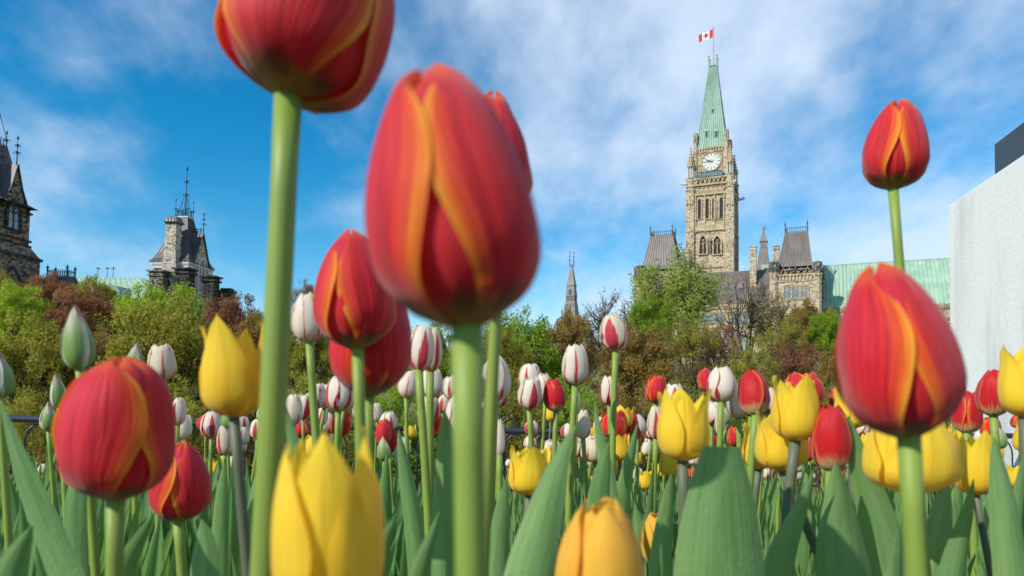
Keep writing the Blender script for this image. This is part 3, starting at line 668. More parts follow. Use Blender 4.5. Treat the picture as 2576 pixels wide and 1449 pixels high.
def build_grey_spire():
    F = Frame(2154, 1100, 200, -24); F2 = F
    r = F.root('slate_spire', 'slender grey slate spire with twin finials alone left of the clock tower', 'spire')
    hw = (F.f(2154, 1112)[0]-F.f(2120, 1112)[0])/2; px = hw/17; cu, cv = -hw, hw; q = lambda y: F.f(2145, y, cv)[1]; s2 = 1.414*px; c = PI/4
    m = MB(); m.lathe(cu, cv, [(26*s2, 0), (23*s2, q(1190)), (17*s2, q(1131))], 4, c); m.lathe(cu, cv, [(17.2*s2, q(1112)), (13.5*s2, q(1080)), (13.5*s2, q(1072))], 4, c)
    for i in range(6):
        for sd in range(2):
            o_ = -17*px+34*px*(i+0.5)/6; 
            if sd == 0: m.box(cu+o_-0.05, cu+o_+0.05, cv-21*px, cv-20*px, q(1190), q(1140))
    m.build('base', M_LSLATE, r)
    m = MB(); m.lathe(cu, cv, [(15*s2, q(1131)), (15*s2, q(1112))], 4, c); b = m.build('lantern', M_SLATE, r)
    m = MB()
    for i in range(6):
        o_ = -14*px+28*px*i/5; m.box(cu+o_-0.12, cu+o_+0.12, cv-16*px, cv-14*px, q(1131), q(1112)); m.box(cu+14*px, cu+16*px, cv+o_-0.12, cv+o_+0.12, q(1131), q(1112))
    m.build('post', M_LSLATE, b)
    m = MB(); m.lathe(cu, cv, [(15.5*s2, q(1072)), (13*s2, q(1062)), (3*s2, q(996)), (2*s2, q(990))], 4, c); m.build('roof', M_LSLATE, r)
    m = MB(); w = 4.5*px; m.box(cu-w, cu+w, cv-18*px, cv-10*px, q(1107), q(1095)); m.prism([(cu-w*1.4, q(1095)), (cu+w*1.4, q(1095)), (cu, q(1084))], cv-18.5*px, cv-8*px)
    m.prism([(cu-w*1.4, q(1172)), (cu+w*1.4, q(1172)), (cu, q(1152))], cv-24*px, cv-12*px); d_ = m.build('dormer', M_SLATE, r)
    m = MB(); m.box(cu-w*0.6, cu+w*0.6, cv-18.6*px, cv-17*px, q(1106), q(1093)); m.build('dormer_window', M_GLASS, d_)
    for dx in (-0.35, 0.35):
        m = MB(); a = cu+dx; b_ = cv+dx*2.2; zt = q(940) ; m.tube([(a, b_, q(1000)), (a, b_, zt)], [0.13, 0.05], 5)
        for k in (0.35, 0.62, 0.88): zz = q(1000)+(zt-q(1000))*k; m.box(a-0.32, a+0.32, b_-0.05, b_+0.05, zz, zz+0.1); m.lathe(a, b_, [(0.05, zz-0.2), (0.18, zz+0.05), (0.05, zz+0.3)], 5)
        m.build('finial', M_IRON, r)
build_grey_spire()

# ------------------------------------------------------------------ the towers at the left
def fancy_finial(m, x, y, z0, z1, s=1.0, n=3):
    m.tube([(x, y, z0), (x, y, z1)], [0.11*s, 0.04*s], 5)
    for k in range(n):
        zz = z0+(z1-z0)*(0.45+0.5*k/max(1, n-1)) if n > 1 else z1
        w = 0.55*s*(1-0.25*k); m.lathe(x, y, [(0.05, zz-0.35*s), (0.2*s, zz-0.12*s), (0.2*s, zz+0.1*s), (0.04, zz+0.4*s)], 6)
        if k < n-1 or n == 1:
            for a in range(4):
                dx, dy = math.cos(a*PI/2+0.4), math.sin(a*PI/2+0.4)
                m.tube([(x, y, zz-0.1*s), (x+dx*w*0.7, y+dy*w*0.7, zz+0.12*s), (x+dx*w, y+dy*w, zz-0.02), (x+dx*w*0.85, y+dy*w*0.85, zz-0.25*s)], 0.06*s, 4)

def build_chateau_tower():
    F = Frame(709, 976, 150, -7)
    r = F.root('chateau_tower', 'steep roofed stone tower with chimney and tall ornate iron finial above the left trees', 'tower')
    uL, ze = F.f(558, 982); D = F.g(806, 1003)[0]; cu, cv = uL/2, D/2
    zt = F.f(680, 812, cv*0.7)[1]; zb = 0
    wl, wd_ = F.f(571, 1050)[0], 0.0
    m = MB(); m.box(uL+0.9, -0.7, 0.7, D-0.7, zb, ze-0.5); m.build('wall', M_GREY, r)
    m = MB(); m.box(uL+0.5, -0.3, 0.3, D-0.3, ze-1.3, ze-0.4); m.box(uL+0.2, -0.1, 0.1, D-0.1, ze-0.4, ze)
    for i in range(18):
        uu = uL+0.4+(-uL-0.6)*(i+0.5)/18; m.box(uu-0.12, uu+0.12, 0.12, 0.3, ze-0.7, ze-0.4)
    m.build('cornice', M_PALE, r)
    # concave roof
    tw = 1.15
    lv = []
    for q, e in ((0, 0), (0.10, 0.20), (0.22, 0.36), (0.42, 0.56), (0.7, 0.80), (1.0, 1.0)):
        hu, hv = (-uL)/2, D/2; h = hu+(tw+0.3-hu)*e; g = hv+(tw-hv)*e; lv.append((h, g, ze+(zt-ze)*q))
    m = MB()
    for a, b in zip(lv, lv[1:]):
        A = [(cu-a[0], cv-a[1], a[2]), (cu+a[0], cv-a[1], a[2]), (cu+a[0], cv+a[1], a[2]), (cu-a[0], cv+a[1], a[2])]; B = [(cu-b[0], cv-b[1], b[2]), (cu+b[0], cv-b[1], b[2]), (cu+b[0], cv+b[1], b[2]), (cu-b[0], cv+b[1], b[2])]
        for i in range(4): m.slope(A[i], A[(i+1) % 4], B[(i+1) % 4], B[i], 9, 0.05, 0.08)
    m.build('roof', M_SLATE, r, recalc=False)
    m = MB(); m.box(cu-tw-0.45, cu+tw+0.45, cv-tw-0.15, cv+tw+0.15, zt-0.1, zt+0.2); m.build('roof_curb', M_PALE, r)
    m = MB(); cresting(m, cu-tw-0.3, cu+tw+0.3, cv-tw, cv+tw, zt+0.2, 1.6, 0.5, 0)
    for a, b in ((-1, -1), (1, -1), (1, 1), (-1, 1)): fancy_finial(m, cu+a*(tw+0.3), cv+b*tw, zt+0.1, zt+4.2, 0.8, 2)
    ztop = F.f(699, 624, cv)[1]; fancy_finial(m, cu+0.25, cv, zt, ztop, 1.35, 3); 
    for a, b in ((-1, -1), (1, -1), (1, 1), (-1, 1)): m.tube([(cu+a*tw, cv+b*tw, zt+0.4), (cu+0.25, cv, zt+(ztop-zt)*0.5)], 0.06, 4)
    m.build('iron_finial', M_IRON, r)
    # gables on the front (behind the chimney), left and right sides
    ga, gz0 = F.g(737, 973, -0.2); gb = F.g(778, 985, -0.2)[0]; gp, gz1 = F.g(761, 872, -0.2)
    m = MB(); hw = (gb-ga)/2*1.35; gc = D/2
    m.prism([(gc-hw, zb), (gc+hw, zb), (gc+hw, ze), (gc, gz1-0.5), (gc-hw, ze)], -1.6, -0.25, 'x'); m.build('gable_wall', M_GREY, r)
    m = MB()
    for s_ in (-1, 1):
        A = (0.05, gc+s_*(hw+0.25), ze-0.3); B = (0.05, gc, gz1); C_ = (-5.0, gc, gz1); E = (-5.0, gc+s_*(hw+0.25), ze-0.3)
        m.slope(A, E, C_, B, 6, 0.05, 0.1) if s_ > 0 else m.slope(E, A, B, C_, 6, 0.05, 0.1)
    m.build('gable_roof', M_SLATE, r, recalc=False)
    m = MB(); cresting(m, -4.5, 0.0, gc-0.05, gc+0.05, gz1, 0.9, 0.7, 0); fancy_finial(m, 0.0, gc, gz1-0.2, F.g(760, 797, 0)[1], 1.0, 3); fancy_finial(m, -3.6, gc, gz1-0.2, F.g(739, 818, -2)[1], 0.9, 3); m.build('gable_finial', M_IRON, r)
    lancet(r, gc, ze-8.5, ze+1.4, 2.3, -0.25, M_GLASS, M_PALE, 0.35, 0.25, 1, 'x', 1)
    # left gable edge
    m = MB(); zg = F.f(612, 880, D/2)[1]; m.prism([(gc-hw, zb), (gc+hw, zb), (gc+hw, ze), (gc, zg), (gc-hw, ze)], uL+0.3, uL+1.8, 'x'); m.build('gable_wall', M_GREY, r)
    # tall wall chimney on the lit face
    cpx = lambda x, y: F.f(x, y, -0.9)[0]
    xs0, xs1 = F.f(621, 880, -0.9)[0], F.f(657, 880, -0.9)[0]; b0, b1 = F.f(605, 1020, -0.9)[0], F.f(660, 1020, -0.9)[0]; z1 = F.f(640, 838, -0.9)[1]; zs = F.f(640, 985, -0.9)[1]
    m = MB(); m.box(b0, b1, -0.9, 1.4, zb, zs-1.5); m.frus((b0, b1, -0.9, 1.4, zs-1.5), (xs0-0.25, xs1+0.05, -0.8, 1.3, zs+3.5)); m.frus((xs0-0.25, xs1+0.05, -0.8, 1.3, zs+3.5), (xs0, xs1, -0.75, 1.3, z1)); ch = m.build('wall_chimney', M_GREY, r)
    m = MB(); m.box(xs0-0.2, xs1+0.2, -0.95, 1.5, z1, z1+0.35); m.frus((xs0-0.5, xs1+0.5, -1.3, 1.8, z1+0.35), (xs0+0.1, xs1-0.1, -0.6, 1.2, z1+1.7)); m.build('chimney_cap', M_SLATE, ch)
    m = MB(); 
    for k in range(3): uu = xs0+(xs1-xs0)*(k+0.5)/3; m.prism([(uu-0.22, z1+0.5), (uu+0.22, z1+0.5), (uu, z1+1.3)], -1.28, -0.7)
    m.build('cap_vent', M_PALE, ch)
    lancet(r, F.f(631, 1050, -0.9)[0], F.f(631, 1075, -0.9)[1], F.f(631, 1043, -0.9)[1], 1.5, -0.9, M_LOUVRE, M_PALE, 0.3, 0.2)
    # three black chimney stacks at the foot
    for (x0, x1, yt, ym, v) in ((560, 612, 1013, 1034, -3.0), (657, 707, 1004, 1025, -3.0), (757, 803, 1034, 1055, -2.0)):
        a0, a1, z0, z1 = F.rect(x0, yt, x1, ym, v); dp = (a1-a0)*0.8
        m = MB(); m.box(a0, a1, v, v+dp, zb, z0); m.box(a0-0.35, a1+0.35, v-0.35, v+dp+0.35, z0, z0+0.35); m.box(a0-0.05, a1+0.05, v-0.05, v+dp+0.05, z0+0.35, z1-0.3); m.box(a0-0.5, a1+0.5, v-0.5, v+dp+0.5, z1-0.3, z1)
        for k in range(3): uu = a0+(a1-a0)*(k+0.5)/3; m.box(uu-0.28, uu+0.28, v-0.12, v, z0-5.5, z0-0.8)
        m.build('chimney_stack', M_DIRTY if x0 < 600 else M_BLACKST, r)
build_chateau_tower()

def build_dark_tower():
    F = Frame(113, 850, 120, -7)
    r = F.root('gothic_tower', 'dark stone tower with gabled roof cut by the left picture edge', 'tower')
    # u = 0 is the dark right-hand face; the front edge lies out of frame
    g = lambda x, y, u=0.0: F.g(x, y, u)
    va = g(-60, 800)[0]; vb = g(113, 800)[0]; zE = g(120, 792)[1]; zB = g(110, 925)[1]; zC = g(133, 974)[1]
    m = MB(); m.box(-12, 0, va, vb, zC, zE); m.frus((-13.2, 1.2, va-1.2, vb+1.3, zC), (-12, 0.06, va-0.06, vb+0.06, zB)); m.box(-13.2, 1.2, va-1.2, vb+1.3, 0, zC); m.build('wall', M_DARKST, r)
    m = MB()
    for y in (925, 905, 800): zz = g(100, y)[1]; m.box(-12.2, 0.3, va-0.3, vb+0.3, zz-0.15, zz+0.2)
    m.box(-13.5, 1.5, va-1.5, vb+1.6, zC-0.5, zC); m.build('string_course', M_BLACKST, r)
    vc, zp = g(67, 615, 0.4); v0, _ = g(25, 745, 0.4); v1, _ = g(113, 770, 0.4)
    hw = (v1-vc)*0.82
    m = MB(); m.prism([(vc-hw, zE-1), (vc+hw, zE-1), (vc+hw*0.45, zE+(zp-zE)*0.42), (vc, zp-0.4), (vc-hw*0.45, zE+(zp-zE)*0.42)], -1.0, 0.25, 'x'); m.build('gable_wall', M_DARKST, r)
    # main roof
    zt = g(30, 549, -4)[1]; vt = g(32, 549, -4)[0]; vm = g(44, 609, -3)[0]
    D = vb-va; lv = []
    for q, e in ((0, -0.10), (0.08, 0.1), (0.2, 0.28), (0.45, 0.52), (1, 0.95)):
        lv.append((-12.0+4.5*e, 0.9*(1-e)*(q == 0)-4.6*e, va+D*0.30*e, vb+(vt-vb)*e, zE+(zt-zE)*q))
    m = MB()
    for a, b in zip(lv, lv[1:]):
        A = [(a[0], a[2], a[4]), (a[1], a[2], a[4]), (a[1], a[3], a[4]), (a[0], a[3], a[4])]; B = [(b[0], b[2], b[4]), (b[1], b[2], b[4]), (b[1], b[3], b[4]), (b[0], b[3], b[4])]
        for i in range(4): m.slope(A[i], A[(i+1) % 4], B[(i+1) % 4], B[i], 9, 0.05, 0.08)
    l = lv[-1]; m.add([(l[0], l[2], l[4]), (l[1], l[2], l[4]), (l[1], l[3], l[4]), (l[0], l[3], l[4])], [(0, 1, 2, 3)]); m.build('roof', M_SLATE, r, recalc=False)
    m = MB()
    for s_ in (-1, 1):
        A = (0.5, vc+s_*(hw+0.4), zE-0.7); Bm = (0.5, vc+s_*hw*0.47, zE+(zp-zE)*0.43); B = (0.5, vc, zp); b_ = (-6, 0, 0)
        for p, q in ((A, Bm), (Bm, B)):
            P0 = (p[0]-6.5, p[1], p[2]); Q0 = (q[0]-6.5, q[1], q[2])
            m.slope(p, P0, Q0, q, 4, 0.05, 0.1) if s_ > 0 else m.slope(P0, p, q, Q0, 4, 0.05, 0.1)
    m.build('gable_roof', M_SLATE, r, recalc=False)
    lancet(r, vc-0.3, g(60, 862)[1], g(40, 752)[1], 2.3, 0.25, M_BGLASS, M_BLACKST, 0.45, 0.3, 1, 'x', 1)
    m = MB(); p = lambda y: g(62, y, 0)[1]
    fancy_finial(m, 0.2, vc, zp-0.3, p(512), 1.0, 3); fancy_finial(m, -2.6, vc, zp-0.3, p(540), 0.8, 3)
    cresting(m, l[0], l[1], l[2], l[3], l[4], 1.3, 0.6, 0); fancy_finial(m, l[1], l[3]-0.1, l[4], g(31, 494, -4)[1], 0.9, 2)
    fancy_finial(m, l[1]-0.5, l[3]-2.2, l[4], g(2, 310, -5)[1], 1.5, 3); m.tube([(l[1], l[3], l[4]+1), (l[1]-0.5, l[3]-2.2, l[4]+8)], 0.07, 4)
    m.build('iron_finial', M_IRON, r)
    lancet(r, g(44, 1030, 1.2)[0], g(50, 1100, 1.2)[1], g(44, 1008, 1.2)[1], 3.0, 1.2, M_DARKST, M_BLACKST, 0.5, 0.3, 0, 'x', 1, name='blind_arch')
    # low dark wing with iron cresting
    u1 = F.f(268, 1036, vb+3)[0]; zr = g(127, 1004, 1.2)[1]; zr2 = F.f(268, 1036, vb+3)[1]
    m = MB(); m.box(1.0, u1-0.3, vb-1, vb+9, 0, zr2-7); m.build('wing_wall', M_DARKST, r)
    m = MB(); m.slope((1.2, vb-2, zr2-7), (u1, vb-2, zr2-7), (u1-0.8, vb+3, zr2), (1.2, vb+3, zr2), 12); m.slope((u1, vb-2, zr2-7), (u1, vb+9, zr2-7), (u1-0.8, vb+5, zr2), (u1-0.8, vb+3, zr2), 6)
    m.add([(1.2, vb+3, zr2), (u1-0.8, vb+3, zr2), (u1-0.8, vb+5, zr2), (1.2, vb+5, zr2)], [(0, 1, 2, 3)]); m.build('wing_roof', M_SLATE, r, recalc=False)
    m = MB(); cresting(m, 1.2, u1-0.9, vb+3.05, vb+4.9, zr2, 1.25, 0.42, 2.1); m.build('wing_cresting', M_IRON, r)
build_dark_tower()

def build_green_hall():
    F = Frame(557, 1051, 146, -7); v = 0.0
    r = F.root('copper_roofed_hall', 'low hall with pale green copper roof between the two left towers', 'hall')
    x0, z0 = F.f(270, 1047, 5); x1, z1 = F.f(518, 1040, 5); zb = F.f(430, 1130, -4)[1]; u1 = F.f(590, 1130, -4)[0]; u0 = x0-2
    m = MB(); m.slope((u0, -4, zb), (u1, -4, zb), (x1, 5, z1), (u0, 5, z1), 16, 0.05, 0.1); m.slope((u1, -4, zb), (u1, 14, zb), (x1, 7, z1), (x1, 5, z1), 6, 0.05, 0.1); m.slope((u1, 14, zb), (u0, 14, zb), (u0, 7, z1), (x1, 7, z1), 0)
    m.add([(u0, 5, z1), (x1, 5, z1), (x1, 7, z1), (u0, 7, z1)], [(0, 1, 2, 3)]); m.build('roof', M_COPPER, r, recalc=False)
    m = MB(); m.box(u0+0.3, u1-0.3, -3.6, 13.6, 0, zb-0.05); m.build('wall', M_GREY, r)
    a, z = F.f(430, 1085, -3); m = MB(); m.prism([(-2.9, z-4.5), (2.5, z-4.5), (2.3, z-0.5), (1.5, z+0.5), (-2.9, z+0.9)], -4.6, 3); d = m.build('dormer', M_COPPERD, r); d.location.x = a
    m = MB()
    for x in (367, 402, 424): fancy_finial(m, F.f(x, 1040, 5)[0], 5, z1, z1+2.1, 0.8, 1)
    m.build('finial', M_IRON, r)
build_green_hall()

def build_stack():
    F = Frame(845, 1100, 150, -7)
    r = F.root('chimney_stack', 'small black chimney stack with braced antennas right of the left towers', 'chimney')
    a0, a1, z0, z1 = F.rect(822, 1078, 866, 1120)
    m = MB(); m.box(a0, a1, 0, 2.0, 0, z1-2.2); m.box(a0-0.35, a1+0.35, -0.35, 2.35, z1-2.2, z1-1.8); m.box(a0, a1, 0, 2, z1-1.8, z1-1.0); m.box(a0-0.25, a1+0.25, -0.25, 2.25, z1-1.0, z1-0.6); m.box(a0+0.15, a1-0.3, 0.1, 1.9, z1-0.6, z1-0.1); m.build('stack', M_BLACKST, r)
    m = MB()
    for k in range(7):
        x = a0-1.0+k*0.75; m.tube([(x, -0.6, z1-4.5), (x, -0.6, z1-1.2-0.3*(k % 3))], 0.06, 4); m.box(x-0.2, x+0.2, -0.75, -0.5, z1-2.3-0.25*(k % 2), z1-1.9-0.25*(k % 2))
    m.tube([(a0-1.2, -0.6, z1-3.2), (a1+1.8, -0.6, z1-3.0)], 0.06, 4); m.tube([(a1+1.0, -0.6, z1-4), (a1+1.0, -0.6, z1-1.9)], 0.06, 4)
    m.build('antenna', M_IRON, r)
    m = MB(); m.box(a1-1.2, a1-0.1, -0.9, -0.5, z1-4.0, z1-2.9); m.build('white_panel', M_WHITE, r)
build_stack()

# low concrete walls on the slope
def build_low_wall(name, label, px, y0, y1, Y):
    a = W(px[0]/K, y1/K, Y); b = W(px[1]/K, y0/K, Y); g = ground_z(Y)-1.5
    r = empty(name, (a.x, Y, g), 0, label, 'wall')
    m = MB(); m.box(0, b.x-a.x, 0, 0.8, 0, b.z-g-0.35); m.build('wall', material('concrete', lambda t: pbr(t, t.mix(t.noise(t.coord(), 0.6, 4), (0.34, 0.31, 0.25), (0.46, 0.42, 0.35)), 0.9)), r)
    m = MB(); m.box(-0.2, b.x-a.x+0.2, -0.25, 1.0, b.z-g-0.35, b.z-g); m.build('coping', M_PALE, r)
build_low_wall('retaining_wall', 'pale concrete retaining wall on the slope below the clock tower', (2440, 2800), 1332, 1400, 120)
build_low_wall('retaining_wall', 'grey low wall glimpsed beside the large right red tulip', (3060, 3200), 1322, 1380, 118)
# ------------------------------------------------------------------ ground sheet
def build_ground():
    rnd = random.Random(5)
    ys = [-30, -10, -3, -1, 0, 0.4, 0.8, 1.4, 2, 3, 4, 5, 6.3, 6.9, 7.5, 9, 12, 16, 20, 25, 32, 38, 42, 50, 60, 70, 85, 100, 120, 140, 170, 230, 400, 900, 3000]
    xs = [-2500, -600, -250, -160] + [-120+6*i for i in range(41)] + [160, 250, 600, 2500]
    vs = []; fs = []
    for y in ys:
        for x in xs: vs.append((x, y, ground_z(y) + (rnd.uniform(-.4, .4) if 25 < y < 140 else 0)))
    n = len(xs)
    for j in range(len(ys)-1):
        for i in range(n-1): a = j*n+i; fs.append((a, a+1, a+n+1, a+n))
    m = MB(); m.add(vs, fs)
    def fn(t):
        c = t.coord(); y = t.sep(c)[1]
        soil = t.mix(t.noise(c, 25, 5, 0.7), (0.035, 0.024, 0.016), (0.10, 0.072, 0.05))
        grass = t.mix(t.noise(c, 0.8, 5, 0.7), (0.09, 0.13, 0.03), (0.22, 0.19, 0.08))
        return pbr(t, t.mix(t.ss(y, 6.6, 7.4), soil, grass), 0.95, t.bump(t.noise(c, 40, 4), 0.6, 0.02), 0.1)
    o = m.build('ground', material('soil_and_grass', fn), None, True, False); o['kind'] = 'structure'
build_ground()

# ------------------------------------------------------------------ granite monument at the right
def build_monument():
    dq = Vector((-math.sin(R(12.2)), -math.cos(R(12.2)), 0)); nq = Vector((dq.y, -dq.x, 0))      # toward the viewer along the face; out of the face to the right
    if nq.x < 0: nq = -nq
    Y = 8.0; c = W(3558/K, 770/K, Y); zt = c.z; 
    root = empty('stone_monument', (c.x, c.y, -1.6), math.atan2(dq.y, dq.x), 'pale speckled granite monument block with dark granite slab on top at right', 'monument')
    L = 4.2; H = zt+1.6
    # local x runs toward the viewer, local y to the left or right depending on side
    sy = 1 if (Matrix.Rotation(math.atan2(dq.y, dq.x), 3, 'Z') @ Vector((0, 1, 0))).dot(nq) > 0 else -1
    def blk(x0, x1, y0, y1, z0, z1, name, mat):
        bm = bmesh.new(); m = MB(); ya, yb = sorted((sy*y0, sy*y1)); m.box(x0, x1, ya, yb, z0, z1)
        me = m.mesh(name, mat); bm.from_mesh(me); bmesh.ops.bevel(bm, geom=bm.edges[:], offset=0.012, segments=2, affect='EDGES', profile=0.5); bm.to_mesh(me); bm.free()
        return link(name, me, root)
    def granite(t):
        c = t.coord(); a = t.noise(c, 62, 2, 0.7); b = t.vor(c, 150, 'F1', 1)
        col = t.mix(t.ss(a, 0.30, 0.62), (0.70, 0.68, 0.65), (0.82, 0.80, 0.765))
        col = t.mix(t.ss(t.sep(b)[0], 0.84, 0.90, 0, .5), col, (0.36, 0.35, 0.35))
        st = t.noise(t.mapv(c, (1.6, 1.6, 0.28)), 1.1, 4, 0.55)
        col = t.mix(t.ss(st, 0.45, 0.72, 0, 0.55), col, (0.34, 0.34, 0.35))
        return pbr(t, col, 0.75, t.bump(a, 0.06, 0.002), 0.3)
    def dark(t):
        c = t.coord(); a = t.noise(t.mapv(c, (1, 1, 1)), 60, 3, 0.7)
        col = t.mix(t.ss(a, 0.40, 0.72), (0.024, 0.025, 0.030), (0.11, 0.11, 0.12))
        return pbr(t, col, 0.35, None, 0.5)
    blk(0, L, 0, 2.6, 0, H, 'base_block', material('white_granite', granite))
    # dark slab set back on the top, its far end and top seen over the edge
    inset = 0.35
    d = ray(3728/K, 560/K); o0 = c + nq*inset
    # intersection of the sight line with the slab's face plane
    t_ = (o0-C0).dot(nq)/d.dot(nq); p = C0+d*t_; xl = (p-o0).dot(dq); top = C0+ray(3728/K, 541/K)*t_
    blk(xl, L-0.3, inset, 2.2, H-0.0, top.z+1.6, 'dark_slab', material('dark_granite', dark))
build_monument()

# ------------------------------------------------------------------ iron railing
def build_fence():
    a = W(-60, 1043.5, 5.0); b = W(1260, 1078, 6.3); c_ = W(2700, 1092, 6.3)
    iron = material('railing_paint', lambda t: pbr(t, t.mix(t.noise(t.coord(), 5, 3), (0.012, 0.014, 0.024), (0.022, 0.025, 0.04)), 0.32, None, 0.55))
    def run(A, B, name, label):
        dv = Vector((B.x-A.x, B.y-A.y, 0)); L = dv.length; root = empty(name, (A.x, A.y, A.z-1.15), math.atan2(dv.y, dv.x), label, 'fence', 'iron railing runs behind the tulip bed')
        dz = (B.z-A.z)/L; f = lambda x, z: (x, 0, z+1.15+dz*x)
        m = MB(); m.tube([f(-0.02, -0.022), f(L+0.02, -0.022)], 0.026, 12); m.build('top_rail', iron, root, True)
        m = MB()
        for zz in (-0.40, -0.50, -0.95): m.tube([f(0, zz), f(L, zz)], 0.009, 6)
        m.build('lower_rail', iron, root, True)
        n = int(L/0.26); w = L/n
        for i in range(n):
            m = MB(); x0 = w*(i+0.14); x1 = w*(i+0.86); xc = (x0+x1)/2; h = (x1-x0)/2
            pts = [f(x0, -1.0), f(x0, -0.20)]+[f(xc-h*math.cos(k*PI/12), -0.20+0.145*math.sin(k*PI/12)) for k in range(1, 12)]+[f(x1, -0.20), f(x1, -1.0)]
            m.tube(pts, 0.0075, 6); m.build('hoop_bar', iron, root, True)
        k = max(1, int(L/2.0))
        for i in range(k+1):
            m = MB(); x = L*i/k; m.box(x-0.02, x+0.02, -0.02, 0.02, 1.15+dz*x-1.15, 1.15+dz*x-0.04); m.build('post', iron, root)
    run(a, b, 'iron_railing', 'black tubular iron railing with hoop bars at left, rail nearer the camera')
    run(b, c_, 'iron_railing', 'black tubular iron railing with hoop bars behind middle and right tulips')
build_fence()

# ------------------------------------------------------------------ trees
def leaf_mat(name, a, b, tr=0.58):
    def fn(t):
        c = t.coord(); n = t.noise(c, 1.4, 3, 0.6); n2 = t.vor(c, 4.0, 'F1', 1)
        col = t.mix(t.ss(n, 0.33, 0.66), a, b)
        col = t.mix(0.3, col, t.mix(t.sep(n2)[0], a, b)); 
        return pbr(t, col, 0.6, None, 0.25, transl=tr)
    return material(name, fn)
LIME = leaf_mat('lime_leaves', (0.33, 0.45, 0.022), (0.52, 0.63, 0.06))
GREEN = leaf_mat('fresh_green_leaves', (0.21, 0.34, 0.018), (0.38, 0.52, 0.045))
OLIVE = leaf_mat('olive_leaves', (0.31, 0.295, 0.03), (0.52, 0.47, 0.08))
BRONZE = leaf_mat('bronze_leaves', (0.29, 0.19, 0.04), (0.46, 0.31, 0.08))
RUST = leaf_mat('rust_leaves', (0.29, 0.125, 0.06), (0.46, 0.22, 0.105))
TAN = leaf_mat('tan_buds', (0.26, 0.17, 0.07), (0.36, 0.26, 0.12))
WILLOW = leaf_mat('willow_leaves', (0.34, 0.41, 0.07), (0.50, 0.57, 0.14))
BARK = material('bark', lambda t: pbr(t, t.mix(t.noise(t.mapv(t.coord(), (4, 4, 0.8)), 2.5, 5, 0.7), (0.045, 0.035, 0.028), (0.13, 0.105, 0.085)), 0.95, t.bump(t.noise(t.mapv(t.coord(), (5, 5, 1)), 4, 4), 0.7, 0.05), 0.1))
def leaf_quad(vs, fs, p, s, rnd, squash=1.0):
    # blades turn their faces up and outward, to the light
    nn = Vector((rnd.gauss(0, 1)+p.x*.30, rnd.gauss(0, 1)+p.y*.30, rnd.gauss(0, 1)+.95)).normalized()
    a = nn.cross(Vector((rnd.gauss(0, 1), rnd.gauss(0, 1), rnd.gauss(0, 1)))).normalized(); b = nn.cross(a)
    l, w = s*rnd.uniform(.7, 1.3), s*rnd.uniform(.4, .7)
    o = len(vs); vs += [p-b*w*0.9, p+a*l*0.2+b*w, p+a*l*1.1, p+a*l*0.15-b*w*0.2-a*l]
    fs.append((o, o+1, o+2, o+3))
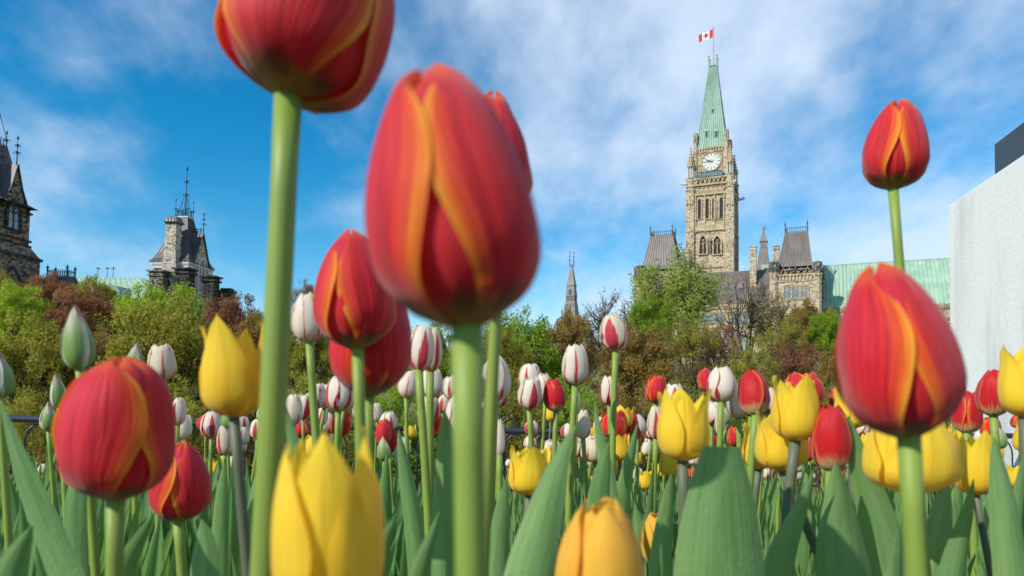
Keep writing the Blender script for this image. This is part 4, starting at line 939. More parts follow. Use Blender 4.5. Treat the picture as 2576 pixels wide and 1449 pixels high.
def tree_meshes(seed, leafiness=1.0, leaf=0.17, clumps=85, per=70, droop=0.0, twigs=0.5, zlow=0.30):
    """unit tree: height 10, crown radius 4"""
    rnd = random.Random(seed); vs = []; fs = []; tr = MB(); tw = MB()
    top = Vector((rnd.uniform(-.3, .3), rnd.uniform(-.3, .3), 8.2)); fork = Vector((rnd.uniform(-.15, .15), rnd.uniform(-.15, .15), 10*zlow*0.75))
    tr.tube([(0, 0, -0.6), (0, 0, 0.4), fork], [0.42, 0.30, 0.24], 8)
    limbs = []
    for k in range(8):
        a = k*2*PI/8+rnd.uniform(-.3, .3); rr = rnd.uniform(1.2, 2.8); h = rnd.uniform(5.5, 8.2)-rr*0.4
        e = Vector((rr*math.cos(a), rr*math.sin(a), h)); mid = fork.lerp(e, 0.5)+Vector((rnd.uniform(-.3, .3), rnd.uniform(-.3, .3), rnd.uniform(0, .5)))
        tr.tube([fork-Vector((0, 0, .2)), fork.lerp(mid, .5)+Vector((0, 0, .05)), mid, e], [0.18, 0.14, 0.10, 0.04], 6); limbs.append((mid, e))
    zc, rz, rx = 10*(zlow+1.0)/2, 10*(1-zlow)/2, 4.0
    # several lobes give the outline its bumps
    lobes = [(Vector((0, 0, zc+0.3)), 1.0)]
    for k in range(9):
        a = rnd.uniform(0, 2*PI); e = rnd.uniform(-.3, 1.2); q = rnd.uniform(.45, .62)
        lobes.append((Vector((rx*q*math.cos(a)*math.cos(e*.8), rx*q*math.sin(a)*math.cos(e*.8), zc+rz*q*math.sin(e))), rnd.uniform(.38, .55)))
    for k in range(clumps):
        L, sc = lobes[0] if rnd.random() < .25 else rnd.choice(lobes[1:])
        d = Vector((rnd.gauss(0, 1), rnd.gauss(0, 1), rnd.gauss(0, 1)+.25)).normalized(); q = rnd.uniform(.5, 1.0)**.6
        c = L+Vector((d.x*rx*sc*q, d.y*rx*sc*q, d.z*rz*sc*q))
        if c.z < 10*zlow: c.z = 10*zlow+rnd.random()
        base = min((l for l in limbs), key=lambda l: (l[1]-c).length)
        s0 = base[0].lerp(base[1], rnd.uniform(.1, 1)); 
        if rnd.random() < twigs:
            m1 = s0.lerp(c, .5)+Vector((rnd.uniform(-.25, .25), rnd.uniform(-.25, .25), rnd.uniform(-.1, .3))); tw.tube([s0, m1, c], [0.055, 0.035, 0.012], 4)
            for j in range(3):
                e = c+Vector((rnd.gauss(0, .5), rnd.gauss(0, .5), rnd.gauss(.15, .5))); tw.tube([m1.lerp(c, .6), e], [0.025, 0.008], 3)
        n = int(per*leafiness*rnd.uniform(.6, 1.3)); r = rnd.uniform(.5, .85)
        for i in range(n):
            g = Vector((rnd.gauss(0, 1), rnd.gauss(0, 1), rnd.gauss(0, .8))); g = g.normalized()*r*rnd.random()**.45
            p = c+g
            if droop: p.z -= droop*rnd.random()**2*1.5; p.x += rnd.gauss(0, .1)
            leaf_quad(vs, fs, p, leaf, rnd)
    cm = MB(); cm.add(vs, fs)
    return tr, tw, cm
PROTO = {}
def proto(kind, var):
    key = (kind, var)
    if key not in PROTO:
        sd = 31*var+sum(map(ord, kind))
        if kind == 'full': a = tree_meshes(sd, 1.0, 0.135, 130, 140)
        elif kind == 'airy': a = tree_meshes(sd, 0.7, 0.125, 120, 90, 0, 1.0)
        elif kind == 'bare': a = tree_meshes(sd, 0.12, 0.13, 130, 60, 0, 1.0, 0.25)
        elif kind == 'willow': a = tree_meshes(sd, 0.62, 0.135, 150, 125, 0.9, 0.8, 0.24)
        else: a = tree_meshes(sd, 1.0, 0.115, 120, 140, 0, 0.6, 0.05)
        PROTO[key] = tuple(m.mesh(n, BARK if n != 'crown' else OLIVE, n != 'crown', False) for m, n in zip(a, ('trunk', 'branch', 'crown')))
    return PROTO[key]
CROWN = {}
def crown_mesh(kind, var, mat):
    key = (kind, var, mat.name)
    if key not in CROWN:
        me = proto(kind, var)[2].copy(); me.materials.clear(); me.materials.append(mat); CROWN[key] = me
    return CROWN[key]
TREES = [  # q-centre x, q-top y, q-radius, distance, kind, variant, material, label, category
 (48, 722, 82, 62, 'full', 0, LIME, 'bright lime green tree at the far left below the sooty tower', 'tree'),
 (10, 690, 60, 84, 'full', 1, BRONZE, 'bronze tree top right against the foot of the sooty gothic tower', 'tree'),
 (128, 690, 62, 80, 'full', 2, RUST, 'rust red tree under the dark wing with iron cresting', 'tree'),
 (205, 738, 108, 70, 'full', 0, RUST, 'broad rust red tree between the two lime trees at left', 'tree'),
 (232, 703, 66, 86, 'full', 1, OLIVE, 'yellow green tree top in front of the low copper roofed hall', 'tree'),
 (418, 722, 140, 72, 'airy', 0, LIME, 'wide lime green tree with pale trunks under the chateau tower', 'tree'),
 (372, 722, 90, 80, 'full', 2, LIME, 'lime green crown merging into the wide lime tree from behind', 'tree'),
 (72, 808, 128, 44, 'full', 2, OLIVE, 'large olive green tree above the railing at the far left', 'tree'),
 (262, 840, 120, 48, 'full', 1, BRONZE, 'bronze brown tree behind the tall green bud', 'tree'),
 (420, 775, 150, 46, 'full', 0, OLIVE, 'large olive tree left of the pointed yellow tulip', 'tree'),
 (600, 748, 96, 66, 'full', 2, RUST, 'brown red tree top seen above the pointed yellow tulip', 'tree'),
 (640, 800, 100, 52, 'full', 1, BRONZE, 'bronze tree directly behind the thickest tulip stem', 'tree'),
 (764, 708, 38, 88, 'airy', 1, RUST, 'small reddish tree top right of the thickest tulip stem', 'tree'),
 (770, 790, 92, 50, 'full', 0, OLIVE, 'olive tree behind the pair of overlapping red tulips', 'tree'),
 (925, 800, 120, 58, 'full', 1, OLIVE, 'olive tree hidden mostly by the middle red tulips', 'tree'),
 (1105, 815, 80, 60, 'full', 1, GREEN, 'fresh green tree behind the paired striped tulips', 'tree'),
 (1305, 792, 112, 56, 'full', 1, GREEN, 'large yellow green tree right of the biggest red tulip', 'tree'),
 (1262, 830, 90, 48, 'full', 2, OLIVE, 'olive tree low beneath the biggest red tulip', 'tree'),
 (1432, 790, 98, 62, 'full', 2, BRONZE, 'olive bronze tree below the lone grey slate spire', 'tree'),
 (1535, 732, 92, 84, 'bare', 0, TAN, 'nearly bare tan budding tree between slate spire and willow', 'tree'),
 (1612, 830, 122, 54, 'full', 0, BRONZE, 'dense brown tree behind the tallest striped tulip', 'tree'),
 (1640, 752, 66, 74, 'full', 1, GREEN, 'fresh green tree at the foot of the willow, left side', 'tree'),
 (1706, 640, 138, 96, 'willow', 0, WILLOW, 'tall feathery yellow green willow in front of the clock tower', 'tree'),
 (1745, 800, 70, 66, 'airy', 2, OLIVE, 'thin yellow brown tree at the base of the willow', 'tree'),
 (1805, 812, 66, 70, 'airy', 1, RUST, 'thin rust leaved tree before the sandstone windows', 'tree'),
 (1880, 690, 88, 90, 'bare', 1, BRONZE, 'bare branching tree before the brown copper roof', 'tree'),
 (1952, 735, 72, 86, 'bare', 2, OLIVE, 'second bare tree, smaller, left of the right pavilion', 'tree'),
 (1975, 790, 72, 72, 'airy', 0, OLIVE, 'thin olive tree below the right pavilion windows', 'tree'),
 (2030, 762, 72, 78, 'full', 2, BRONZE, 'orange brown tree under the right corner pavilion', 'tree'),
 (2082, 790, 56, 74, 'full', 0, GREEN, 'bright green tree beside the big right red tulip', 'tree'),
 (2008, 850, 84, 56, 'airy', 2, RUST, 'rust brown bush tree above the flamed yellow and red tulips', 'tree'),
 (1880, 860, 92, 54, 'airy', 1, OLIVE, 'loose olive tree behind the flamed red and white tulips', 'tree'),
 (1770, 880, 70, 52, 'bare', 0, RUST, 'leafless thicket tree before the pale retaining wall', 'tree'),
 (2110, 880, 70, 50, 'full', 1, BRONZE, 'brown tree mostly hidden behind the big right red tulip', 'tree'),
 (2330, 905, 90, 52, 'full', 2, OLIVE, 'olive tree beside the left edge of the granite monument', 'tree'),
]
BUSHES = [
 (40, 960, 130, 30, OLIVE), (230, 985, 130, 29, BRONZE), (430, 975, 130, 30, OLIVE), (600, 965, 120, 31, BRONZE), (790, 960, 130, 29, OLIVE), (960, 955, 120, 30, GREEN), (1110, 965, 110, 31, GREEN),
 (1290, 950, 120, 30, OLIVE), (1440, 955, 110, 31, GREEN), (1580, 960, 120, 29, BRONZE), (1720, 965, 110, 31, OLIVE), (1860, 955, 120, 30, OLIVE), (2010, 965, 110, 31, BRONZE), (2150, 965, 120, 30, OLIVE), (2330, 975, 120, 30, OLIVE)]
def plant_tree(i, qx, qy, qr, Y, kind, var, mat, label, cat, name, group):
    p = W(qx, qy, Y); sx = qr/FQ*Y/4.0; gz = ground_z(Y)-0.3; H = p.z-gz
    if H > sx*14: gz = p.z-sx*14; H = sx*14 
    me = proto(kind, var)
    root = empty(name, (p.x, Y, ground_z(Y)-0.3), 0.9*i+0.3, label, cat, group)
    dz = gz-(ground_z(Y)-0.3)
    for j, (mm, nm) in enumerate(zip((me[0], me[1], crown_mesh(kind, var, mat)), ('trunk', 'branch', 'crown'))):
        o = link(nm, mm, root); o.scale = (sx, sx, H/10); o.location = (0, 0, dz)
    if dz > 0.2:
        m = MB(); m.tube([(0, 0, -0.3), (0.05*sx, 0, dz*0.5), (0, 0, dz+0.3)], [0.40*sx, 0.33*sx, 0.29*sx], 8); m.build('trunk', BARK, root, True)
for i, T in enumerate(TREES):
    plant_tree(i, *T, 'spring_tree', None)
BLAB = ['olive bush behind the railing under the leftmost bud', 'bronze bush behind the railing left of the rounded red tulip', 'olive bush behind the railing below the white bud on the rounded red tulip',
 'bronze bush behind the railing under the pointed yellow tulip', 'olive bush behind the railing right of the thickest stem', 'green bush behind the railing under the stacked red tulips', 'green bush behind the railing behind the biggest red tulip stem',
 'olive bush behind the railing under the four clustered striped tulips', 'green bush behind the railing under the red flamed white tulip', 'bronze bush behind the railing beneath the tallest striped tulip', 'olive bush behind the railing left of the tall notched yellow tulip',
 'olive bush behind the railing beneath the white and red open tulip', 'bronze bush behind the railing beneath the tallest pale yellow tulip', 'olive bush behind the railing hidden by the large right red tulip', 'olive bush behind the railing against the granite monument']
for i, (qx, qy, qr, Y, mat) in enumerate(BUSHES):
    plant_tree(i+50, qx, qy, qr, Y, 'bush', i % 3, mat, BLAB[i], 'bush', 'shrub', None)
# ------------------------------------------------------------------ tulip materials (u runs across a petal, v from its base to its tip)
def petal_uv(t):
    u, v, _ = t.sep(t.coord('UV')); s = t.m('ABSOLUTE', t.m('SUBTRACT', t.m('MULTIPLY', u, 2.0), 1.0)); r = t.rnd()
    vec = t.comb(t.m('MULTIPLY', u, 14.0), t.m('MULTIPLY', v, 0.9), t.m('MULTIPLY', r, 37.0))
    st = t.noise(vec, 1.6, 4, 0.6); fine = t.noise(t.comb(t.m('MULTIPLY', u, 34.0), t.m('MULTIPLY', v, 1.3), t.m('MULTIPLY', r, 37.0)), 1.5, 3, 0.6)
    return u, v, s, r, st, fine
def red_fn(t):
    u, v, s, r, st, fine = petal_uv(t)
    body = t.mix(t.ss(st, .25, .75), (0.42, 0.003, 0.014), (0.84, 0.020, 0.024)); body = t.mix(t.ss(fine, .45, .72, 0, .6), body, (0.84, 0.07, 0.08))
    body = t.mix(t.m('MULTIPLY', t.ss(s, 0.0, 0.55, 0.40, 0.0), t.ss(v, .2, .8)), body, (0.66, 0.02, 0.085))  # pink sheen painted into the colour along the petal's middle
    e = t.m('ADD', s, t.m('MULTIPLY', t.m('SUBTRACT', t.m('ADD', st, fine), 1.0), 0.34)); 
    col = t.mix(t.ss(e, 0.58, 0.98), body, (0.84, 0.13, 0.010)); col = t.mix(t.ss(e, 0.84, 1.06), col, (0.88, 0.42, 0.03))
    col = t.mix(t.ss(v, 0.86, 1.0, 0, .75), col, (0.84, 0.14, 0.015))
    vb = t.m('ADD', v, t.m('MULTIPLY', t.m('SUBTRACT', st, 0.5), 0.10)); vb = t.m('SUBTRACT', vb, t.m('MULTIPLY', t.ss(s, .1, .9), -0.02))
    col = t.mix(t.ss(vb, 0.15, 0.05, 0, .8), col, (0.20, 0.04, 0.012)); 
    blot = t.m('MULTIPLY', t.ss(s, 0.55, 0.2), t.m('MULTIPLY', t.ss(v, 0.03, 0.07), t.ss(vb, 0.16, 0.10)))
    col = t.mix(t.ss(vb, 0.13, 0.05, 0, .9), col, (0.36, 0.27, 0.04)); col = t.mix(t.m('MULTIPLY', blot, .6), col, (0.035, 0.022, 0.008))
    return pbr(t, col, 0.58, t.bump(t.m('ADD', fine, st), 0.35, 0.002), 0.22, transl=0.36, sheen=0.25)
def yellow_fn(t, warm=0.0):
    u, v, s, r, st, fine = petal_uv(t)
    a = (0.90, 0.62, 0.015) if not warm else (0.86, 0.49, 0.03); b = (0.92, 0.70, 0.07) if not warm else (0.90, 0.60, 0.10)
    col = t.mix(st, a, b); col = t.mix(t.ss(fine, .5, .8, 0, .30), col, (0.85, 0.42, 0.015))
    col = t.mix(t.m('MULTIPLY', t.ss(s, 0.10, 0.0), 0.35), col, (0.78, 0.40, 0.02)); col = t.mix(t.ss(v, 0.16, 0.0, 0, .6), col, (0.62, 0.36, 0.02))
    col = t.mix(t.m('MULTIPLY', t.ss(t.m('ADD', s, t.m('MULTIPLY', t.m('SUBTRACT', fine, .5), .3)), .72, 1.0), .22 if not warm else .55), col, (0.86, 0.30, 0.02))
    if warm:
        col = t.mix(t.ss(st, .52, .72, 0, .55), col, (0.74, 0.27, 0.06))
    return pbr(t, col, 0.58, t.bump(t.m('ADD', fine, st), 0.3, 0.0018), 0.2, transl=0.42, sheen=.2)
def striped_fn(t):
    u, v, s, r, st, fine = petal_uv(t)
    col = t.mix(st, (0.84, 0.79, 0.68), (0.88, 0.85, 0.78)); col = t.mix(t.ss(v, 0.35, 0.0, 0, .6), col, (0.78, 0.68, 0.38)); 
    col = t.mix(t.ss(t.m('FRACT', t.m('MULTIPLY', r, 5.3)), .45, 1.0, 0, .5), col, (0.80, 0.68, 0.42))
    k = t.m('FRACT', t.m('MULTIPLY', r, 11.7)); kk = t.m('MULTIPLY', t.m('POWER', k, 1.25), 0.72)
    wdt = t.m('MULTIPLY', kk, t.m('POWER', t.m('SUBTRACT', 1.0, v), 0.9)); wdt = t.m('ADD', wdt, 0.02)
    jag = t.m('MULTIPLY', t.m('SUBTRACT', t.m('ADD', t.m('MULTIPLY', st, .55), t.m('MULTIPLY', fine, .45)), 0.5), 0.85)
    off = t.m('MULTIPLY', t.m('SUBTRACT', t.m('FRACT', t.m('MULTIPLY', r, 23.0)), .5), .35)
    sc = t.m('ABSOLUTE', t.m('ADD', t.m('SUBTRACT', t.m('MULTIPLY', u, 2.0), 1.0), off))
    f1 = t.ss(t.m('SUBTRACT', t.m('ADD', wdt, t.m('MULTIPLY', jag, t.m('SUBTRACT', 1.1, v))), sc), -0.03, 0.07)
    f1 = t.m('MULTIPLY', f1, t.ss(v, .95, .80))
    ed = t.ss(t.m('ADD', t.m('SUBTRACT', s, t.m('MULTIPLY', v, .18)), t.m('MULTIPLY', jag, .45)), 0.80, 0.90); ed = t.m('MULTIPLY', ed, t.ss(k, .15, .5))
    fl = t.m('MAXIMUM', f1, ed); red = t.mix(fine, (0.48, 0.012, 0.04), (0.74, 0.045, 0.09))
    col = t.mix(t.m('MULTIPLY', fl, .96), col, red); col = t.mix(t.ss(v, 0.07, 0.02, 0, .8), col, (0.52, 0.47, 0.22))
    return pbr(t, col, 0.48, t.bump(t.m('ADD', fine, st), 0.35, 0.0016), 0.22, transl=0.46, tcol=t.mix(1.0, col, (1.0, 0.86, 0.70), 'MULTIPLY'), sheen=.2)
def flamed_fn(t):
    u, v, s, r, st, fine = petal_uv(t)
    col = t.mix(st, (0.50, 0.006, 0.012), (0.72, 0.02, 0.03)); col = t.mix(t.ss(fine, .55, .8, 0, .4), col, (0.78, 0.10, 0.11))
    e = t.m('ADD', s, t.m('MULTIPLY', t.m('SUBTRACT', st, 0.5), 0.3)); col = t.mix(t.ss(e, 0.78, 0.98), col, (0.86, 0.17, 0.03)); col = t.mix(t.ss(e, .95, 1.05, 0, .8), col, (0.86, 0.42, 0.12))
    b = t.m('ADD', v, t.m('MULTIPLY', t.m('SUBTRACT', fine, 0.5), 0.55)); col = t.mix(t.ss(b, 0.28, 0.10, 0, .85), col, (0.74, 0.58, 0.26)); col = t.mix(t.m('MULTIPLY', t.ss(v, .1, .03), t.ss(s, .5, .2)), col, (0.06, 0.03, 0.015))
    return pbr(t, col, 0.42, t.bump(t.m('ADD', fine, st), 0.35, 0.0016), 0.22, transl=0.36, sheen=.2)
def bud_fn(t):
    u, v, s, r, st, fine = petal_uv(t)
    col = t.mix(st, (0.14, 0.24, 0.045), (0.27, 0.37, 0.11)); e = t.m('ADD', s, t.m('MULTIPLY', t.m('SUBTRACT', st, .5), .7))
    col = t.mix(t.ss(e, .55, 1.0), col, (0.70, 0.67, 0.56)); col = t.mix(t.ss(v, .35, .9, 0, .40), col, (0.62, 0.58, 0.48)); col = t.mix(t.m('MULTIPLY', t.ss(v, .62, .98), t.ss(e, .35, .95)), col, (0.42, 0.05, 0.09))
    return pbr(t, col, 0.5, t.bump(st, 0.12, 0.001), 0.3, transl=0.2)
def leaf_fn(t):
    u, v, _ = t.sep(t.coord('UV')); s = t.m('ABSOLUTE', t.m('SUBTRACT', t.m('MULTIPLY', u, 2.0), 1.0)); c = t.coord(); r = t.rnd()
    vein = t.noise(t.comb(t.m('MULTIPLY', u, 24.0), t.m('MULTIPLY', v, 1.2), t.m('MULTIPLY', r, 20.0)), 1.2, 3, .6)
    blo = t.noise(t.comb(t.m('MULTIPLY', u, 4.0), t.m('MULTIPLY', v, 5.0), t.m('MULTIPLY', r, 20.0)), 1.1, 4, .6)
    col = t.mix(t.ss(blo, .3, .7), (0.12, 0.25, 0.085), (0.25, 0.41, 0.165)); col = t.mix(t.ss(vein, .42, .66, 0, .6), col, (0.29, 0.43, 0.17))
    col = t.mix(t.ss(s, .93, 1.0, 0, .75), col, (0.30, 0.34, 0.20)); col = t.mix(t.m('FRACT', t.m('MULTIPLY', r, 7.7)), col, t.mix(.5, col, (0.10, 0.21, 0.06)))
    return pbr(t, col, 0.48, t.bump(t.m('ADD', vein, t.m('MULTIPLY', t.noise(t.mapv(c, (1, 1, 1)), 260, 2), .5)), 0.55, 0.002), 0.3, transl=0.36, tcol=(0.26, 0.46, 0.08))
def stem_fn(a, b):
    def fn(t):
        c = t.coord(); n = t.noise(t.mapv(c, (40, 40, 3)), 4, 4, .6); n2 = t.noise(t.mapv(c, (1, 1, .5)), 14, 3)
        return pbr(t, t.mix(t.m('ADD', t.m('MULTIPLY', n, .5), t.m('MULTIPLY', n2, .5)), a, b), 0.5, t.bump(n, .12, .001), 0.35, transl=0.1)
    return fn
M_RED = material('red_petal', red_fn); M_YEL = material('yellow_petal', yellow_fn); M_ORA = material('amber_petal', lambda t: yellow_fn(t, 1.0))
M_STR = material('striped_petal', striped_fn); M_FLA = material('flamed_petal', flamed_fn); M_BUD = material('bud_petal', bud_fn)
M_LEAF = material('tulip_leaf', leaf_fn)
M_STEMG = material('green_stem', stem_fn((0.13, 0.22, 0.035), (0.30, 0.38, 0.07))); M_STEMD = material('dull_stem', stem_fn((0.075, 0.10, 0.06), (0.16, 0.17, 0.10)))

# ------------------------------------------------------------------ petals: unit bloom, height 1, radius 1
SH = {
 'egg':  dict(prof=[(0,.08),(.03,.30),(.08,.58),(.16,.83),(.27,.98),(.38,1.0),(.53,.95),(.68,.83),(.81,.66),(.91,.45),(.97,.25),(1,.08)],
              A=[(0,38),(.12,40),(.3,51),(.5,62),(.68,66),(.82,61),(.91,49),(.97,30),(1,5)], fl=(-.06, .05), inn=.10, imb=.07, top=.05),
 'dome': dict(prof=[(0,.08),(.03,.32),(.08,.60),(.16,.84),(.27,.98),(.40,1.0),(.55,.98),(.70,.91),(.82,.78),(.91,.60),(.97,.38),(1,.16)],
              A=[(0,38),(.12,42),(.3,54),(.5,66),(.68,69),(.82,66),(.91,56),(.97,38),(1,10)], fl=(-.08, .05), inn=.10, imb=.07, top=.03),
 'cup':  dict(prof=[(0,.08),(.03,.38),(.08,.66),(.16,.88),(.28,.99),(.45,1.0),(.62,.95),(.78,.93),(.9,.95),(1,.98)],
              A=[(0,42),(.2,55),(.4,58),(.56,51),(.72,38),(.85,24),(.94,11),(1,1)], fl=(-.30, .24), inn=.12, imb=.05, top=.0),
 'oval': dict(prof=[(0,.10),(.03,.34),(.08,.60),(.18,.86),(.32,.99),(.48,1.0),(.62,.95),(.76,.84),(.88,.66),(.96,.48),(1,.36)],
              A=[(0,40),(.2,54),(.45,66),(.7,68),(.84,60),(.93,45),(.98,28),(1,6)], fl=(-.05, .05), inn=.08, imb=.06, top=.02),
 'open': dict(prof=[(0,.10),(.03,.36),(.08,.62),(.18,.87),(.32,.99),(.48,1.0),(.62,.97),(.76,.90),(.88,.79),(.96,.66),(1,.56)],
              A=[(0,40),(.2,54),(.45,64),(.7,64),(.84,55),(.93,40),(.98,24),(1,4)], fl=(-.16, .16), inn=.11, imb=.06, top=.03),
 'bud':  dict(prof=[(0,.16),(.04,.5),(.12,.82),(.25,1.0),(.42,.98),(.6,.82),(.78,.54),(.9,.30),(1,.05)],
              A=[(0,50),(.3,66),(.7,68),(.85,60),(.95,40),(1,4)], fl=(0, 0), inn=.08, imb=.08, top=.0),
 'wide': dict(prof=[(0,.08),(.03,.36),(.08,.64),(.16,.86),(.28,.98),(.45,1.0),(.62,.96),(.78,.88),(.9,.80),(1,.70)],
              A=[(0,40),(.2,50),(.4,56),(.58,50),(.74,37),(.86,24),(.94,11),(1,1)], fl=(-.10, .20), inn=.10, imb=.05, top=.0)}
def petal_mesh(shape, k, seed, mat, nu=14, nv=22):
    S = SH[shape]; rnd = random.Random(seed*101+k*7); outer = k < 3
    a0 = R(120*(k % 3)+(0 if outer else 60)+rnd.uniform(-7, 7)); fl = rnd.uniform(*S['fl']); ph = rnd.uniform(0, 6.28); hh = rnd.uniform(.92, 1.0)*(1.0 if outer else (.91 if shape == 'cup' else 1.08 if shape == 'wide' else 1.0)); wv = rnd.uniform(.008, .024); w2 = rnd.uniform(0, 6.28)
    vs = []; uv = []; fs = []
    for j in range(nv+1):
        v = j/nv; v = v+0.10*math.sin(2*PI*v)/(2*PI)*-1 if False else v
        v = 1-(1-v)**1.25 if v > .5 else v*(1-(.5)**1.25)/.5
        r0 = smooth_tab(S['prof'], v); A = R(smooth_tab(S['A'], v))
        for i in range(nu+1):
            s = 2*i/nu-1
            r = r0*(1-(0 if outer else S['inn'])) + S['imb']*s*r0*(.4+.6*v) + fl*max(0, (v-.35)/.65)**2
            r += .018*s**4*math.sin(v*PI)*(1 if outer else -.5) + .02*math.cos(s*PI*.5)**8*math.sin(v*PI) + wv*math.sin(v*7+ph+s*2.5) + wv*.7*math.sin(s*9+w2)*v
            r += .018*abs(s)**3*math.sin(v*17+ph) + (.011*math.cos(s*8.5+ph)+.007*math.cos(s*17+2*ph))*math.sin(min(1, v*1.2)*PI)**.5*(1 if v < .83 else .6) + .03*max(0, abs(s)-.8)*math.sin(v*9+ph*2)
            a = a0+s*A
            z = v*hh-S['top']*s*s*v + .010*math.sin(s*5+ph)*v
            vs.append((r*math.cos(a), r*math.sin(a), z)); uv.append((i/nu, v))
    for j in range(nv):
        for i in range(nu): b = j*(nu+1)+i; fs.append((b, b+1, b+nu+2, b+nu+1))
    m = MB(); m.add(vs, fs, uv); return m.mesh('petal', mat, True, False)
PET = {}
def petals(shape, var, mat, lo=False):
    key = (shape, var, mat.name, lo)
    if key not in PET: PET[key] = [petal_mesh(shape, k, var+len(shape)*13, mat, *((8, 12) if lo else (16, 26))) for k in range(6)]
    return PET[key]
def bloom_mesh(shape, var, mat):           # all six petals in one mesh, for blooms only a few pixels high
    key = (shape, var, mat.name, 'one')
    if key not in PET:
        bm = bmesh.new()
        for me in petals(shape, var, mat, True): bm.from_mesh(me)
        me = bpy.data.meshes.new('bloom'); bm.to_mesh(me); bm.free(); me.materials.append(mat)
        for p in me.polygons: p.use_smooth = True
        PET[key] = me
    return PET[key]
def blade(m, pts, wid, side, cup=0.25, nrm=None, cut=False, curl=0.0, nu=8):
    """leaf blade along pts with half-width vectors 'side'; folded along the middle"""
    n = len(pts); rows = []; uv = []
    for j, p in enumerate(pts):
        d = (pts[min(j+1, n-1)]-pts[max(j-1, 0)]).normalized(); sd = side if not callable(side) else side(j/(n-1))
        sd = (sd-d*sd.dot(d)).normalized(); nn = d.cross(sd).normalized(); w = wid[j]
        for i in range(nu+1):
            s = 2*i/nu-1; rows.append(p+sd*w*s*(1-.12*s*s*cup)+nn*(cup*w*(s*s-.3)+curl*w*s**3+.05*w*math.sin(j*.9+s*3)*abs(s))); uv.append((i/nu, j/(n-1)))
    fs = [(j*(nu+1)+i, j*(nu+1)+i+1, (j+1)*(nu+1)+i+1, (j+1)*(nu+1)+i) for j in range(n-1) for i in range(nu)]
    m.add(rows, fs, uv)
def wprof(v): return smooth_tab([(0, .45), (.12, .62), (.35, 1.0), (.55, .92), (.75, .62), (.9, .28), (.97, .10), (1, .02)], v)
def free_leaf(m, base, L, w, az, lean, bend, rnd, nu=6, nj=11, cup=.35):
    dr = Vector((math.cos(az), math.sin(az), 0)); sd0 = Vector((-math.sin(az), math.cos(az), 0)); tw = rnd.uniform(-.9, .9)
    pts = []; p = Vector(base); th = lean*.35
    for j in range(nj):
        pts.append(p.copy()); th += (lean*.65+bend*(j/nj)**2)/nj; p = p+(dr*math.sin(th)+Vector((0, 0, 1))*math.cos(th))*L/(nj-1)
    def side(v):
        a = tw*v; return sd0*math.cos(a)+dr*math.sin(a)
    blade(m, pts, [w*.5*wprof(j/(nj-1)) for j in range(nj)], side, cup, None, False, 0, nu)

# ------------------------------------------------------------------ the tulips one can point at (boxes in the 2576 wide picture)
KIND = {'red': ('egg', M_RED, .070, M_STEMG), 'yel': ('cup', M_YEL, .058, M_STEMD), 'str': ('oval', M_STR, .056, M_STEMG), 'fla': ('oval', M_FLA, .058, M_STEMG), 'bud': ('bud', M_BUD, .050, M_STEMG),
        'amb': ('oval', M_ORA, .062, M_STEMD), 'rdd': ('dome', M_RED, .070, M_STEMG), 'rd2': ('oval', M_RED, .058, M_STEMG), 'yew': ('wide', M_YEL, .058, M_STEMD)}
